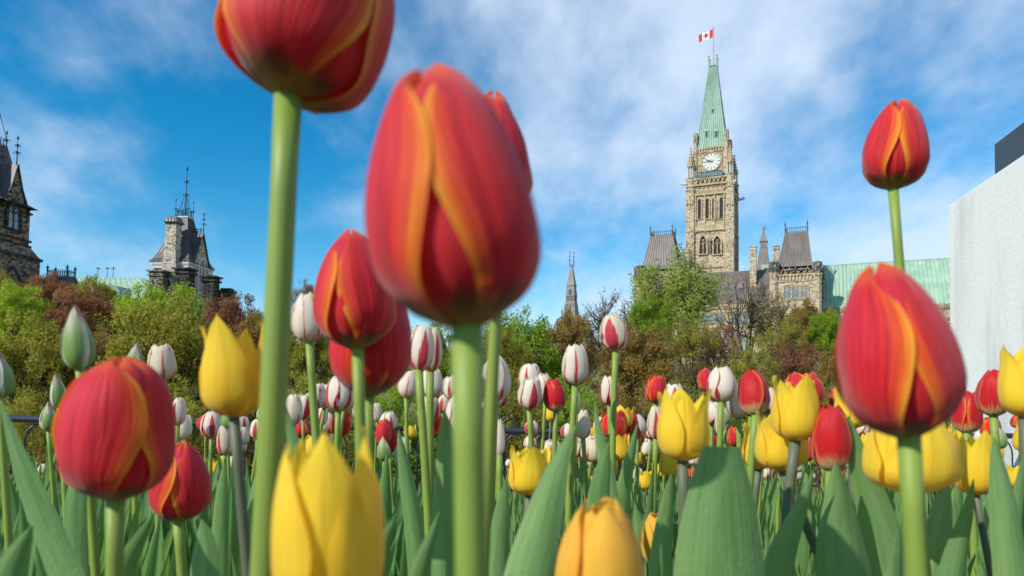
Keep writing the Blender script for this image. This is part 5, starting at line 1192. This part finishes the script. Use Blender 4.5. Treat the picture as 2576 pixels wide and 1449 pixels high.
# kind, x0, y0, x1, y1, lean, turn, stem x at the picture's lower edge (or None), real height (or None), label
TUL = [
 ('rdd', 572,-190,968,248, 13, 35, 640, None, 'huge red tulip cut off by the top picture edge on the thickest stem'),
 ('red', 896,150,1354,832,-9.5, 207, 1196, None, 'largest red tulip in the middle with orange petal edges'),
 ('red',1165,216,1336,560, -4, 60, 1222, None, 'red and orange tulip peeking out behind the largest red tulip'),
 ('red', 785,570, 995,882, -4, 75, 908, None, 'red tulip with orange left edge, upper of the overlapping pair'),
 ('rd2', 832,690,1032,998, 2, 200, 934, .076, 'deep red tulip half hidden below the orange edged one'),
 ('rdd', 153,878, 440,1262, 2, 20, 286, None, 'rounded red tulip with orange petal seams at lower left'),
 ('red', 378,1103,530,1314, 4, 95, 456, None, 'small red tulip tucked right of the rounded red one'),
 ('red',2172,244,2334,478, 4, 190, 2345, None, 'single red tulip high against the sky at right'),
 ('red',2098,648,2396,1106, -11, 200, 2322, None, 'large red tulip with orange edges in front of the green roof'),
 ('yel', 508,795, 668,1052, 0, 20, 614, None, 'yellow tulip with long pointed petals left of the thickest stem'),
 ('yew', 683,1112, 966,1560, 0, 96, None, None, 'big open yellow tulip at the bottom edge'),
 ('yel',1278,1112,1388,1246, 2, 40, 1330, None, 'yellow tulip with pointed crown right of the thick middle stem'),
 ('amb',1398,1252,1618,1620, 0, 50, None, None, 'blurred amber yellow tulip cut by the bottom edge'),
 ('amb',1612,1286,1688,1424, 0, 100, 1650, None, 'closed amber yellow tulip low between the leaves'),
 ('yel',1652,964,1782,1162, 0, 85, 1722, None, 'tall yellow tulip with two flared tips on grey stem'),
 ('yel',1655,1105,1712,1202, 0, 30, 1690, .058, 'yellow tulip tucked under the tall flared yellow one'),
 ('yel',1862,1062,1948,1182, -3, 10, 1902, None, 'yellow tulip leaning left beside the pointed yellow pair'),
 ('yel',1902,1022,2028,1186, 0, 33, 2075, None, 'yellow tulip with three pointed tips above the cut leaf'),
 ('yel',1944,936,2058,1112, 0, 150, 1990, None, 'pale yellow tulip topmost of the right yellow cluster'),
 ('yel',2098,968,2182,1080, -4, 60, 2160, None, 'yellow tulip partly hidden left of the large right red one'),
 ('yew',2180,1040,2398,1242, 0, 30, 2292, None, 'wide blurred yellow tulip behind the large red tulip stem'),
 ('yel',2402,1078,2504,1247, 0, 20, 2492, None, 'yellow tulip with bent stem in front of the granite base'),
 ('yel',2520,862,2640,1052, 0, 60, 2600, None, 'yellow tulip cut by the right edge before the granite'),
 ('yel',2548,1046,2610,1142, 0, 20, 2590, None, 'small yellow tulip at the right edge under the larger one'),
 ('yel',2534,1166,2586,1228, 0, 45, 2566, None, 'tiny open yellow tulip at the foot of the granite'),
 ('yel', 525,1147, 570,1198, 0, 80, 549, None, 'tiny yellow tulip before the railing at left'),
 ('yel',2385,1060,2430,1115, 0, 30, 2410, None, 'small yellow tulip between the granite and the red tulips'),
 ('yel',1596,1180,1642,1232, 0, 30, 1620, None, 'small yellow tulip low under the notched yellow tulip'),
 ('yel',1475,1090,1520,1150, 0, 70, 1498, None, 'yellow tulip behind the long narrow leaf, left of two'),
 ('yel',1535,1085,1585,1160, 0, 20, 1560, None, 'yellow tulip beneath the wide red tulip at the railing'),
 ('yel',2165,1085,2200,1140, 0, 25, 2183, None, 'little yellow tulip right of the white streaked red tulip'),
 ('yel',1935,1170,1968,1206, 0, 5, 1950, None, 'little yellow tulip between two bent grey stems'),
 ('amb',1575,1265,1606,1310, 8, 5, 1590, None, 'tiny amber tulip right of the green white bud'),
 ('yel',1370,1010,1400,1060, 0, 5, 1385, None, 'small yellow tulip behind the red one with white base'),
 ('str', 733,735, 818,864, -2, 15, 800, None, 'white tulip with crimson edge lines above the others, right of thickest stem'),
 ('str',1020,806,1088,936, 2, 50, 1066, None, 'white tulip with curved red stripes, left of the tall pair'),
 ('str',1058,818,1116,940, 5, 80, 1082, None, 'white tulip with red right edge, right of the tall pair'),
 ('str', 995,928,1046,1002, 0, 20, 1025, None, 'striped tulip behind the stem of the tall pair, left side'),
 ('str',1054,922,1114,1002, 0, 35, 1085, None, 'cream striped tulip right beneath the tall pair'),
 ('str', 817,943, 889,1037, 4, 85, 866, None, 'white tulip with ruffled petals left of the double red stems'),
 ('str', 774,962, 818,1029, 0, 110, 800, None, 'cream tulip behind the slim stem, left of the ruffled white one'),
 ('str', 710,986, 758,1072, -3, 20, 742, None, 'white tulip with two red lines touching the thickest stem'),
 ('str', 742,988, 784,1056, 3, 70, 764, None, 'cream white tulip pressed against the two lined white one'),
 ('str',1116,942,1160,1006, 0, 15, 1140, None, 'cream striped tulip left of the biggest stem'),
 ('str',1120,992,1170,1094, 4, 65, 1150, None, 'white tulip with raspberry flame left of the biggest stem'),
 ('str',1045,994,1102,1064, 0, 95, 1078, None, 'white and maroon tulip low between the tall pair stems'),
 ('str',1206,892,1284,1012, 0, 120, 1240, None, 'white tulip split by a green stem right of the biggest stem'),
 ('str',1304,910,1362,985, 0, 15, 1345, 0.062, 'cream tulip with one thin stripe, rear of the middle trio'),
 ('str',1300,946,1360,1032, 0, 45, 1338, None, 'white tulip with broad red edges, front of the middle trio'),
 ('str',1348,936,1394,1008, -2, 88, 1374, None, 'cream tulip with crimson stripe between white and red tulips'),
 ('str',1410,864,1478,970, -4, 30, 1452, None, 'white tulip with large raspberry patch on its left petal'),
 ('str',1515,785,1584,884, 0, 5, 1545, None, 'tallest white tulip with a deep red centre flame'),
 ('str',1508,943,1556,1020, 0, 75, 1534, None, 'cream tulip with one red stripe beside the tallest white stem'),
 ('str',1448,1026,1490,1106, 3, 15, 1470, None, 'white tulip with wavy red stripe crossing the railing'),
 ('str',1776,916,1852,1014, 0, 60, 1828, None, 'white tulip with broad red bands before an orange one'),
 ('str',1828,960,1884,1052, -3, 100, 1860, None, 'white and red tulip right of the broad banded one'),
 ('str',1628,1018,1672,1106, 0, 15, 1650, None, 'white tulip with red lines left of the tall flared yellow one'),
 ('str',1668,962,1720,1030, 0, 15, 1690, .075, 'white tulip top hidden behind the tall flared yellow one'),
 ('str', 374,864, 441,960, -5, 50, 400, None, 'white tulip with maroon stripe above the rounded red tulip'),
 ('str', 432,995, 470,1072, 6, 15, 444, None, 'white tulip with crimson edge touching the rounded red tulip'),
 ('str', 441,1042, 482,1106, 0, 35, 460, None, 'cream streaked tulip above the small red one at left'),
 ('str', 505,1030, 558,1104, 0, 60, 540, None, 'white tulip with single wine stripe before the left railing'),
 ('str', 544,1068, 584,1146, -3, 15, 566, None, 'white tulip with green tinged base below the pointed yellow one'),
 ('str', 584,1045, 626,1092, 0, 85, 604, None, 'white tulip directly under the pointed yellow tulip'),
 ('str', 586,1090, 622,1142, 0, 25, 605, None, 'small white tulip left of the grey yellow tulip stem'),
 ('str', 628,1050, 664,1105, 0, 25, 650, None, 'pinkish white tulip between grey stem and thickest stem'),
 ('str', 795,1016, 824,1072, 4, 45, 810, None, 'white tulip with thin streaks behind the slim green stem'),
 ('str', 884,1014, 920,1056, 0, 45, 902, None, 'cream tulip left of the double red tulip stems'),
 ('str', 935,1012, 962,1062, 0, 45, 948, None, 'cream tulip right of the double red tulip stems'),
 ('str',1240,1050,1272,1150, 0, 15, 1256, None, 'white tulip with red edge right beside the biggest stem'),
 ('str',1200,1005,1245,1080, 0, 15, 1222, None, 'pale tulip half hidden behind the biggest stem'),
 ('str',1100,990,1135,1040, 12, 5, 1110, None, 'red streaked tulip behind the raspberry flamed white one'),
 ('str',1612,1108,1640,1146, 0, 15, 1626, None, 'tiny pink striped tulip alone before the railing'),
 ('str', 140,1055, 160,1110, 0, 15, 150, None, 'tiny cream tulip left of the rounded red one'),
 ('str',2060,1075,2085,1130, 0, 15, 2072, None, 'small white tulip left of the white streaked red tulip'),
 ('str',1795,1025,1822,1095, 0, 15, 1808, None, 'white tulip behind the stem of the broad banded one'),
 ('fla',1372,950,1430,1038, 2, 20, 1400, None, 'bright red tulip with cream base right of the middle trio'),
 ('rd2',1620,940,1674,1016, 0, 35, 1650, None, 'red tulip with orange seam left of the tall flared yellow one'),
 ('rd2',1506,1030,1576,1104, 0, 15, 1545, None, 'wide red tulip standing against the railing'),
 ('rd2',1563,1026,1607,1094, 2, 75, 1588, None, 'red tulip with orange edge beside the wide red one at railing'),
 ('rd2',1556,1088,1592,1142, 22, 15, 1575, None, 'tilted scarlet tulip just below the railing'),
 ('fla',1864,924,1940,1048, 0, 95, 1898, None, 'tall red tulip with yellow flame left of the pale yellow one'),
 ('rd2',1970,934,2070,1030, 0, 15, 2030, .075, 'open red tulip behind the pale yellow one'),
 ('fla',2042,1008,2138,1188, -2, 12, 2090, None, 'red tulip with white streaks behind a broad pointed leaf'),
 ('rd2',2090,968,2132,1040, 0, 35, 2112, None, 'small red tulip behind the yellow one left of large red'),
 ('fla',2398,976,2468,1092, 3, 55, 2440, None, 'red tulip with pale base right of the large red one'),
 ('fla',2460,928,2538,1050, 0, 5, 2520, None, 'dark red tulip with pale edges before the granite'),
 ('rd2',2468,1048,2514,1104, 4, 20, 2490, None, 'red tulip under the dark red pale edged one'),
 ('rd2',2378,940,2424,1015, 0, 30, 2400, .065, 'red tulip mostly hidden right of the large red one'),
 ('rd2', 738,1052, 784,1102, 0, 20, 762, None, 'red tulip under the two white ones by the thickest stem'),
 ('rd2', 830,1032, 884,1098, 0, 50, 856, None, 'coral red tulip under the ruffled white one'),
 ('rd2', 942,1052, 985,1120, -3, 20, 962, None, 'coral tulip against railing right of double stems, upper one'),
 ('rd2', 962,1075, 996,1142, 0, 66, 978, None, 'coral tulip against railing right of double stems, lower one'),
 ('rd2',1062,1032,1108,1102, 4, 20, 1085, None, 'orange red tulip low between the tall pair stems'),
 ('rd2',1832,1072,1866,1124, 6, 20, 1850, None, 'pinkish red tulip above the cut leaf'),
 ('fla',1776,1088,1804,1122, 0, 20, 1790, None, 'tiny orange red tulip behind the cut leaf'),
 ('rd2',1756,925,1800,985, -16, 20, 1795, .060, 'orange tulip with a spread petal behind the broad banded white one'),
 ('rd2',2018,1100,2052,1160, 0, 20, 2036, None, 'small red tulip left of the white streaked red one'),
 ('rd2',2545,1040,2590,1080, 0, 20, 2566, None, 'red tulip between the two yellow ones at the right edge'),
 ('rd2',1148,1100,1172,1150, 0, 20, 1160, None, 'tiny red tulip beside the biggest stem'),
 ('bud', 158,762, 231,934, -5, 30, 222, .058, 'tall green and white bud with pink tip at left'),
 ('bud', 132,933, 170,1028, 0, 70, 160, None, 'slim green bud left of the rounded red tulip'),
 ('bud', -34,882,  32,1002, 0, 15, 16, None, 'green white bud cut by the left edge'),
 ('bud', 310,855, 354,958, 2, 15, 335, None, 'whitish bud peeking above the rounded red tulip'),
 ('bud', 101,1008, 139,1086, -2, 55, 122, None, 'green white bud on the railing line at far left'),
 ('bud',1438,965,1462,1045, 0, 15, 1450, None, 'green bud behind the stem of the raspberry patched tulip'),
 ('bud',1563,1228,1592,1282, 4, 15, 1578, None, 'green and white bud left of the closed amber tulip'),
 ('bud', 553,1010, 590,1080, 0, 15, 575, None, 'green bud under the pointed yellow tulip base'),
 ('bud', 535,1195, 554,1232, 2, 15, 544, None, 'tiny green bud below the tiny yellow tulip at left'),
 ('bud', 523,1318, 560,1392, 0, 15, 545, None, 'pale bud low beside the oval leaf'),
 ('bud', 975,1280,1000,1350, 0, 15, 988, None, 'pale folded bud right of the big open yellow tulip'),
 ('bud', 948,1095, 985,1160, 0, 15, 968, None, 'white green bud before the coral tulips'),
 ('bud', 690,1040, 724,1120, 0, 15, 706, None, 'green bud half behind the thickest stem'),
]
_rnd = random.Random(77)
def place_bloom(root, base_loc, dirv, spin, shape, var, mat, sx, sz, lo=False, one=False, open_=0):
    q = Vector((0, 0, 1)).rotation_difference(dirv).to_matrix().to_4x4() @ Matrix.Rotation(spin, 4, 'Z')
    mw = Matrix.Translation(base_loc) @ q @ Matrix.Diagonal((sx, sx, sz, 1))
    if one:
        o = link('bloom', bloom_mesh(shape, var, mat), root); o.matrix_local = mw; return
    for me in petals(shape, var, mat, lo):
        o = link('petal', me, root); o.matrix_local = mw
        if open_:                          # petals on the right of the bloom hang open
            c = sum((v.co for v in me.vertices), Vector())/len(me.vertices); w = mw.to_3x3() @ Vector((c.x, c.y, 0)); w.normalize()
            if w.x > 0.35 and me in petals(shape, var, mat, lo)[:3]: o.matrix_local = Matrix.Translation(base_loc) @ Matrix.Rotation(R(open_), 4, Vector((0, 0, 1)).cross(w).normalized()) @ Matrix.Translation(-base_loc) @ mw
def stem_mesh(name, a, b, r0, r1, bow, mat, n=10):
    m = MB(); k = 14; pts = []
    for i in range(k+1):
        q = i/k; p = a.lerp(b, q)+bow*math.sin(PI*q); pts.append(p)
    m.tube(pts, [r0+(r1-r0)*(i/k)**.7 if i > 0 else r0*1.12 for i in range(k+1)], n, True); return m.mesh(name, mat, True, False)
STEMW = {0: 65, 1: 76, 2: 30, 3: 28, 4: 26, 5: 40, 6: 24, 7: 22, 8: 50, 9: 25, 14: 26, 20: 26, 21: 16}
def add_tulip(i, row):
    kind, x0, y0, x1, y1, lean, turn, sx_, hh, label = row
    shape, mat, h, smat = KIND[kind]; h = hh or h
    if shape == 'oval' and kind in ('str', 'fla', 'rd2') and i % 5 in (0, 2, 3): shape = 'open'
    hp = (y1-y0); wp = (x1-x0); ca = math.cos(R(lean)); Y = h*FQ/(hp)*ca
    cx = (x0+x1)/2; L = hp/ca*0.98; bx, by = cx-math.sin(R(lean))*L*.5, y1
    b = W(bx, by, Y); tp = W(bx+math.sin(R(lean))*L, y0, Y); H = (tp-b).length; rw = (W(cx+wp/2, (y0+y1)/2, Y)-W(cx-wp/2, (y0+y1)/2, Y)).length/2*(0.92 if kind in ('red', 'rdd') else 0.97)
    gz = ground_z(Y)
    if sx_ is None: sx_ = bx
    e = W(sx_, 1449, Y)
    if by < 1400 and abs(e.z-b.z) > 0.02: sl_ = (e.x-b.x)/(e.z-b.z)
    else: sl_ = 0.0
    g = Vector((b.x+sl_*(gz-b.z), Y+0.01, gz))
    root = empty('tulip', g, 0, label, 'tulip', {'red': 'red tulips', 'rdd': 'red tulips', 'rd2': 'red tulips', 'fla': 'red tulips', 'yel': 'yellow tulips', 'yew': 'yellow tulips', 'amb': 'yellow tulips', 'str': 'striped white tulips', 'bud': 'tulip buds'}[kind])
    lb = b-g; up = (tp-b).normalized()
    big = hp > 130
    if not big: up = (up+Vector((_rnd.gauss(0, .07), _rnd.gauss(0, .10), 0))).normalized()
    place_bloom(root, lb, up, R(turn), shape, (i*7) % 6, mat, rw, H, not big, open_=10 if i == 0 else 0)
    sw = STEMW.get(i, None); r0 = (sw/FQ*Y/2) if sw else (0.0042 if kind != 'bud' else .0034)*min(1, max(.6, hp/90.))
    r0 = max(r0, .0028)
    bow = Vector((_rnd.uniform(-.012, .012), 0, 0)) if by < 1400 and not sw else Vector((_rnd.uniform(-.004, .004), 0, 0))
    link('stem', stem_mesh('stem', lb+up*0.004, Vector((0, 0, -0.02)), r0, r0*1.25, bow, smat), root)
    if Y > .55:
        for k in range(2):
            m = MB(); free_leaf(m, (0, 0, -0.01), _rnd.uniform(.24, .33), _rnd.uniform(.028, .046), _rnd.uniform(-.3, PI+.3) if k else _rnd.uniform(0, 2*PI), _rnd.uniform(.08, .3), _rnd.uniform(-.1, .5), _rnd)
            m.build('leaf', M_LEAF, root, True, False)
for i, row in enumerate(TUL): add_tulip(i, row)

# ------------------------------------------------------------------ large leaves one can point at: (x, y, half width) from tip down, in picture pixels
LEAVES = [
 (.40, 'broad leaf with its tip cut flat in front of the yellow tulips', [(1820,1124,49),(1819,1165,62),(1818,1240,86),(1818,1330,106),(1820,1449,122),(1822,1600,128)], True, .35, 0),
 (.46, 'upright pointed leaf touching the left of the biggest stem', [(1118,1034,1),(1122,1065,13),(1125,1110,25),(1128,1180,34),(1128,1260,40),(1125,1350,50),(1120,1449,58),(1115,1600,60)], False, .5, .2),
 (.42, 'long leaf sweeping down left from beside the raspberry patched tulip', [(1447,1070,1),(1432,1100,10),(1412,1150,22),(1388,1220,36),(1362,1310,50),(1335,1400,58),(1315,1480,60),(1290,1600,60)], False, .45, -.25),
 (.40, 'dark leaf arching down from the left picture edge', [(2,1005,1),(14,1060,12),(35,1130,24),(64,1220,36),(100,1320,46),(140,1420,52),(165,1480,54),(200,1600,56)], False, .4, -.2),
 (.52, 'broad ribbed leaf with sharp tip under the white streaked red tulip', [(2103,1160,1),(2106,1190,16),(2110,1230,30),(2114,1290,46),(2122,1360,62),(2132,1449,76),(2140,1600,84)], False, .4, 0),
 (.55, 'long leaf slanting right beneath the large right red tulip', [(2133,1045,1),(2142,1085,12),(2160,1150,24),(2188,1240,36),(2220,1340,44),(2252,1449,50),(2290,1600,54)], False, .3, -.3),
 (.50, 'curved leaf with folded edge left of the broad ribbed leaf', [(2047,1178,1),(2040,1215,10),(2024,1270,24),(2004,1330,36),(1985,1390,46),(1970,1449,50),(1950,1600,54)], False, .6, .35),
 (.50, 'narrow folded leaf in front of the bent stem yellow tulip', [(2450,1205,1),(2446,1245,12),(2438,1300,24),(2424,1370,36),(2410,1449,44),(2400,1600,50)], False, .6, .3),
 (.48, 'dark leaf rising at the right picture edge', [(2500,1100,1),(2508,1150,14),(2520,1230,26),(2534,1320,34),(2550,1449,40),(2560,1600,44)], False, .5, -.3),
 (.52, 'pale leaf cut by the right picture edge', [(2585,1120,1),(2580,1180,16),(2572,1260,28),(2568,1350,36),(2566,1449,40),(2566,1600,44)], False, .5, .2),
 (.46, 'smooth oval leaf below the small red tulip', [(507,1306,1),(511,1330,15),(514,1370,29),(513,1420,38),(511,1470,40),(508,1600,38)], False, .35, 0),
 (.34, 'dark folded leaf in the lower left corner', [(82,1322,1),(66,1352,14),(46,1390,26),(26,1440,38),(10,1500,46),(-10,1620,48)], False, .5, .3),
 (.60, 'slim leaf leaning off the right side of the thickest stem', [(716,1012,1),(722,1050,8),(732,1100,16),(746,1160,19),(762,1220,19),(780,1300,20),(800,1449,22)], False, .5, -.2),
 (.62, 'slim leaf right of the double red stems', [(1003,1080,1),(1008,1120,9),(1018,1180,17),(1030,1250,22),(1042,1330,25),(1052,1449,26)], False, .5, .2),
 (.36, 'thin pointed leaf right of the big open yellow tulip', [(998,1292,1),(985,1325,10),(965,1370,19),(945,1420,26),(925,1480,30),(905,1600,34)], False, .6, .3),
 (.36, 'short pointed leaf before the upright leaf at the biggest stem', [(1106,1286,1),(1097,1320,9),(1082,1365,17),(1064,1420,24),(1048,1480,28),(1030,1600,32)], False, .6, .3),
 (.68, 'tall upright leaf right of the raspberry patched tulip', [(1496,1010,1),(1502,1060,7),(1512,1120,14),(1524,1180,19),(1534,1250,22),(1540,1340,24),(1545,1449,26)], False, .4, -.2),
 (.70, 'twisted leaf in front of the tallest white tulip stem', [(1604,1062,1),(1596,1110,9),(1584,1170,17),(1572,1240,22),(1562,1320,26),(1555,1449,28)], False, .5, .3),
 (.60, 'dark broad leaf between the long leaf and tallest stem', [(1532,1110,1),(1524,1150,13),(1512,1210,25),(1504,1290,32),(1500,1370,36),(1498,1449,38)], False, .4, 0),
 (.55, 'dark leaf behind the rounded red tulip stem', [(212,1160,6),(196,1210,22),(186,1270,30),(186,1340,30),(190,1449,30)], False, .4, 0),
 (.50, 'leaf curling right from the rounded red tulip stem', [(388,1290,1),(368,1330,12),(342,1375,20),(318,1430,26),(300,1500,30)], False, .5, .4),
 (.62, 'leaf behind the pointed yellow tulip stem', [(668,1130,1),(660,1180,14),(648,1240,22),(640,1320,27),(634,1449,30)], False, .5, 0),
 (.55, 'leaf between the cut leaf and the tall grey stems', [(1690,1190,1),(1684,1230,12),(1678,1290,22),(1670,1360,28),(1664,1449,32)], False, .4, .2),
 (.44, 'low dark pointed leaf left of the cut leaf', [(1662,1368,1),(1672,1400,12),(1684,1440,20),(1696,1490,26),(1715,1600,30)], False, .5, 0),
 (.55, 'leaf behind the wide blurred yellow tulip, right side', [(2385,1190,1),(2380,1230,16),(2372,1290,30),(2368,1360,38),(2366,1449,42)], False, .4, 0),
 (.42, 'leaf rising at the foot of the large right red tulip stem', [(2262,1320,1),(2262,1355,13),(2258,1400,22),(2254,1449,27),(2248,1600,32)], False, .5, .2),
 (.58, 'leaf with pale edge right of the upright leaf', [(1275,1205,1),(1268,1245,12),(1262,1300,22),(1256,1370,28),(1250,1449,32)], False, .4, .1),
 (.60, 'upright leaf left of the big open yellow tulip', [(696,1170,1),(690,1220,12),(684,1290,20),(678,1370,24),(674,1449,26)], False, .4, 0),
 (.66, 'tall leaf behind the small red tulip at left', [(566,1150,1),(562,1200,10),(556,1260,18),(552,1340,22),(548,1449,24)], False, .4, .1),
]
for Y, label, sp, cut, cup, tw in LEAVES:
    pts = [W(x, y, Y+(0.05*tw*(j/len(sp)))) for j, (x, y, w) in enumerate(sp)]; ws = [w/FQ*Y for x, y, w in sp]
    d = (pts[-1]-pts[-2]).normalized(); gz = ground_z(Y); last = pts[-1]
    if last.z > gz+.02: pts.append(Vector((last.x+d.x/max(.3, -d.z)*(last.z-gz)*.6, last.y, gz-.01))); ws.append(ws[-1]*.7)
    root = pts[-1].copy()
    # resample along the spine
    acc = [0.0]
    for a, b in zip(pts, pts[1:]): acc.append(acc[-1]+(b-a).length)
    n = 34; P = []; Wd = []
    for k in range(n):
        s = acc[-1]*(k/(n-1))**1.15; c = [smooth_tab(list(zip(acc, [getattr(p, ax) for p in pts])), s) for ax in 'xyz']; P.append(Vector(c)-root); Wd.append(max(.0004, smooth_tab(list(zip(acc, ws)), s)))
    m = MB(); P.reverse(); Wd.reverse()
    sd = Vector((math.cos(tw), math.sin(tw), 0)); Wd = [w/max(.5, math.cos(tw)) for w in Wd]
    blade(m, P, Wd, sd, cup, None, cut, 0, 12)
    o = m.build('tulip_leaf', M_LEAF, None, True, False); o.location = root; tag(o, label, 'leaf', 'large tulip leaves')

# ------------------------------------------------------------------ smaller tulips further back in the bed, each a plant of its own
FILL = {'str': ('oval', M_STR, .052, .026), 'yel': ('cup', M_YEL, .052, .026), 'bud': ('bud', M_BUD, .045, .014), 'rd2': ('oval', M_RED, .052, .026)}
FLAB = {'str': 'small white striped tulip in the crowded back of the bed', 'yel': 'small yellow tulip in the crowded back of the bed', 'bud': 'small pale green bud in the crowded back of the bed', 'rd2': 'small red tulip in the crowded back of the bed'}
rf = random.Random(11)
LEAFM = []
for k in range(8):
    m = MB(); 
    free_leaf(m, (0, 0, -0.01), rf.uniform(.26, .36), rf.uniform(.03, .05), rf.uniform(0, 6.28), rf.uniform(.05, .3), rf.uniform(-.1, .5), rf, 4, 8); LEAFM.append(m.mesh('leaf', M_LEAF, True, False))
STEMM = []
for k in range(6):
    STEMM.append(stem_mesh('stem', Vector((rf.uniform(-.02, .02), rf.uniform(-.02, .02), 1)), Vector((0, 0, -.03)), .0034, .004, Vector((rf.uniform(-.015, .015), 0, 0)), M_STEMG, 6))
def fill_tulip(x, y, kind, hz):
    shape, mat, h, r = FILL[kind]; gz = ground_z(y); root = empty('tulip', (x, y, gz), 0, FLAB[kind], 'tulip', FLAB[kind].replace(' tulip in', ' tulips in').replace(' bud in', ' buds in'))
    k = rf.randrange(6); o = link('stem', STEMM[k], root); o.scale = (1, 1, hz); tip = STEMM[k].vertices[0].co
    tx = sum((v.co.x for v in list(STEMM[k].vertices)[:6]))/6; ty = sum((v.co.y for v in list(STEMM[k].vertices)[:6]))/6
    s = rf.uniform(.85, 1.15); place_bloom(root, Vector((tx, ty, hz-.002)), Vector((rf.gauss(0, .08), rf.gauss(0, .08), 1)).normalized(), rf.uniform(0, 6.28), shape, k % 3, mat, r*s*rf.uniform(.8, 1.05), h*s, True, True)
    for q in range(2):
        o = link('leaf', rf.choice(LEAFM), root); o.rotation_euler = (0, 0, rf.uniform(0, 6.28)); sc = rf.uniform(.75, 1.1); o.scale = (sc, sc, sc)
n = 0
while n < 184:
    near = n >= 96
    y = rf.uniform(1.25, 2.7) if near else rf.uniform(2.2, 5.9); qx = rf.uniform(520, 2480) if near and rf.random() < .75 else rf.choice([rf.uniform(-60, 2640), rf.gauss(1560, 170), rf.gauss(2000, 140)]); x = (qx-1288)/FQ*y
    if qx > 2330 and y > 3 or near and qx < 500: continue
    kind = rf.choices(['str', 'yel', 'bud', 'rd2'], [.44, .20, .28, .08])[0]
    fill_tulip(x, y, kind, rf.uniform(.36, .50) if near else rf.uniform(.30, .47) if kind != 'bud' else rf.uniform(.27, .41)); n += 1

# ------------------------------------------------------------------ the crowded foliage of the bed
m = MB(); n = 0
while n < 3300:
    y = .62+5.3*rf.random()**1.25; qx = rf.uniform(-150, 2730); x = (qx-1288)/FQ*y
    L = rf.uniform(.22, .36) if y < 1.0 else rf.uniform(.26, .43) if y < 2.4 else rf.uniform(.24, .38)
    free_leaf(m, (x, y, ground_z(y)-.01), L, rf.uniform(.024, .052), rf.uniform(0, 2*PI), rf.uniform(.03, .30), rf.uniform(-.1, .6), rf, 4 if y > 1.5 else 6, 8 if y > 1.5 else 11, rf.uniform(.2, .6)); n += 1
for k in range(260):
    y = rf.uniform(.52, .95); qx = rf.uniform(-100, 2680); x = (qx-1288)/FQ*y
    free_leaf(m, (x, y, -.01), rf.uniform(.20, .31), rf.uniform(.026, .05), rf.uniform(0, 2*PI), rf.uniform(.03, .30), rf.uniform(0, .7), rf, 6, 11, rf.uniform(.2, .7))
o = m.build('tulip_foliage', M_LEAF, None, True, False); o['kind'] = 'stuff'; tag(o, 'dense upright green tulip leaves filling the flower bed', 'foliage')
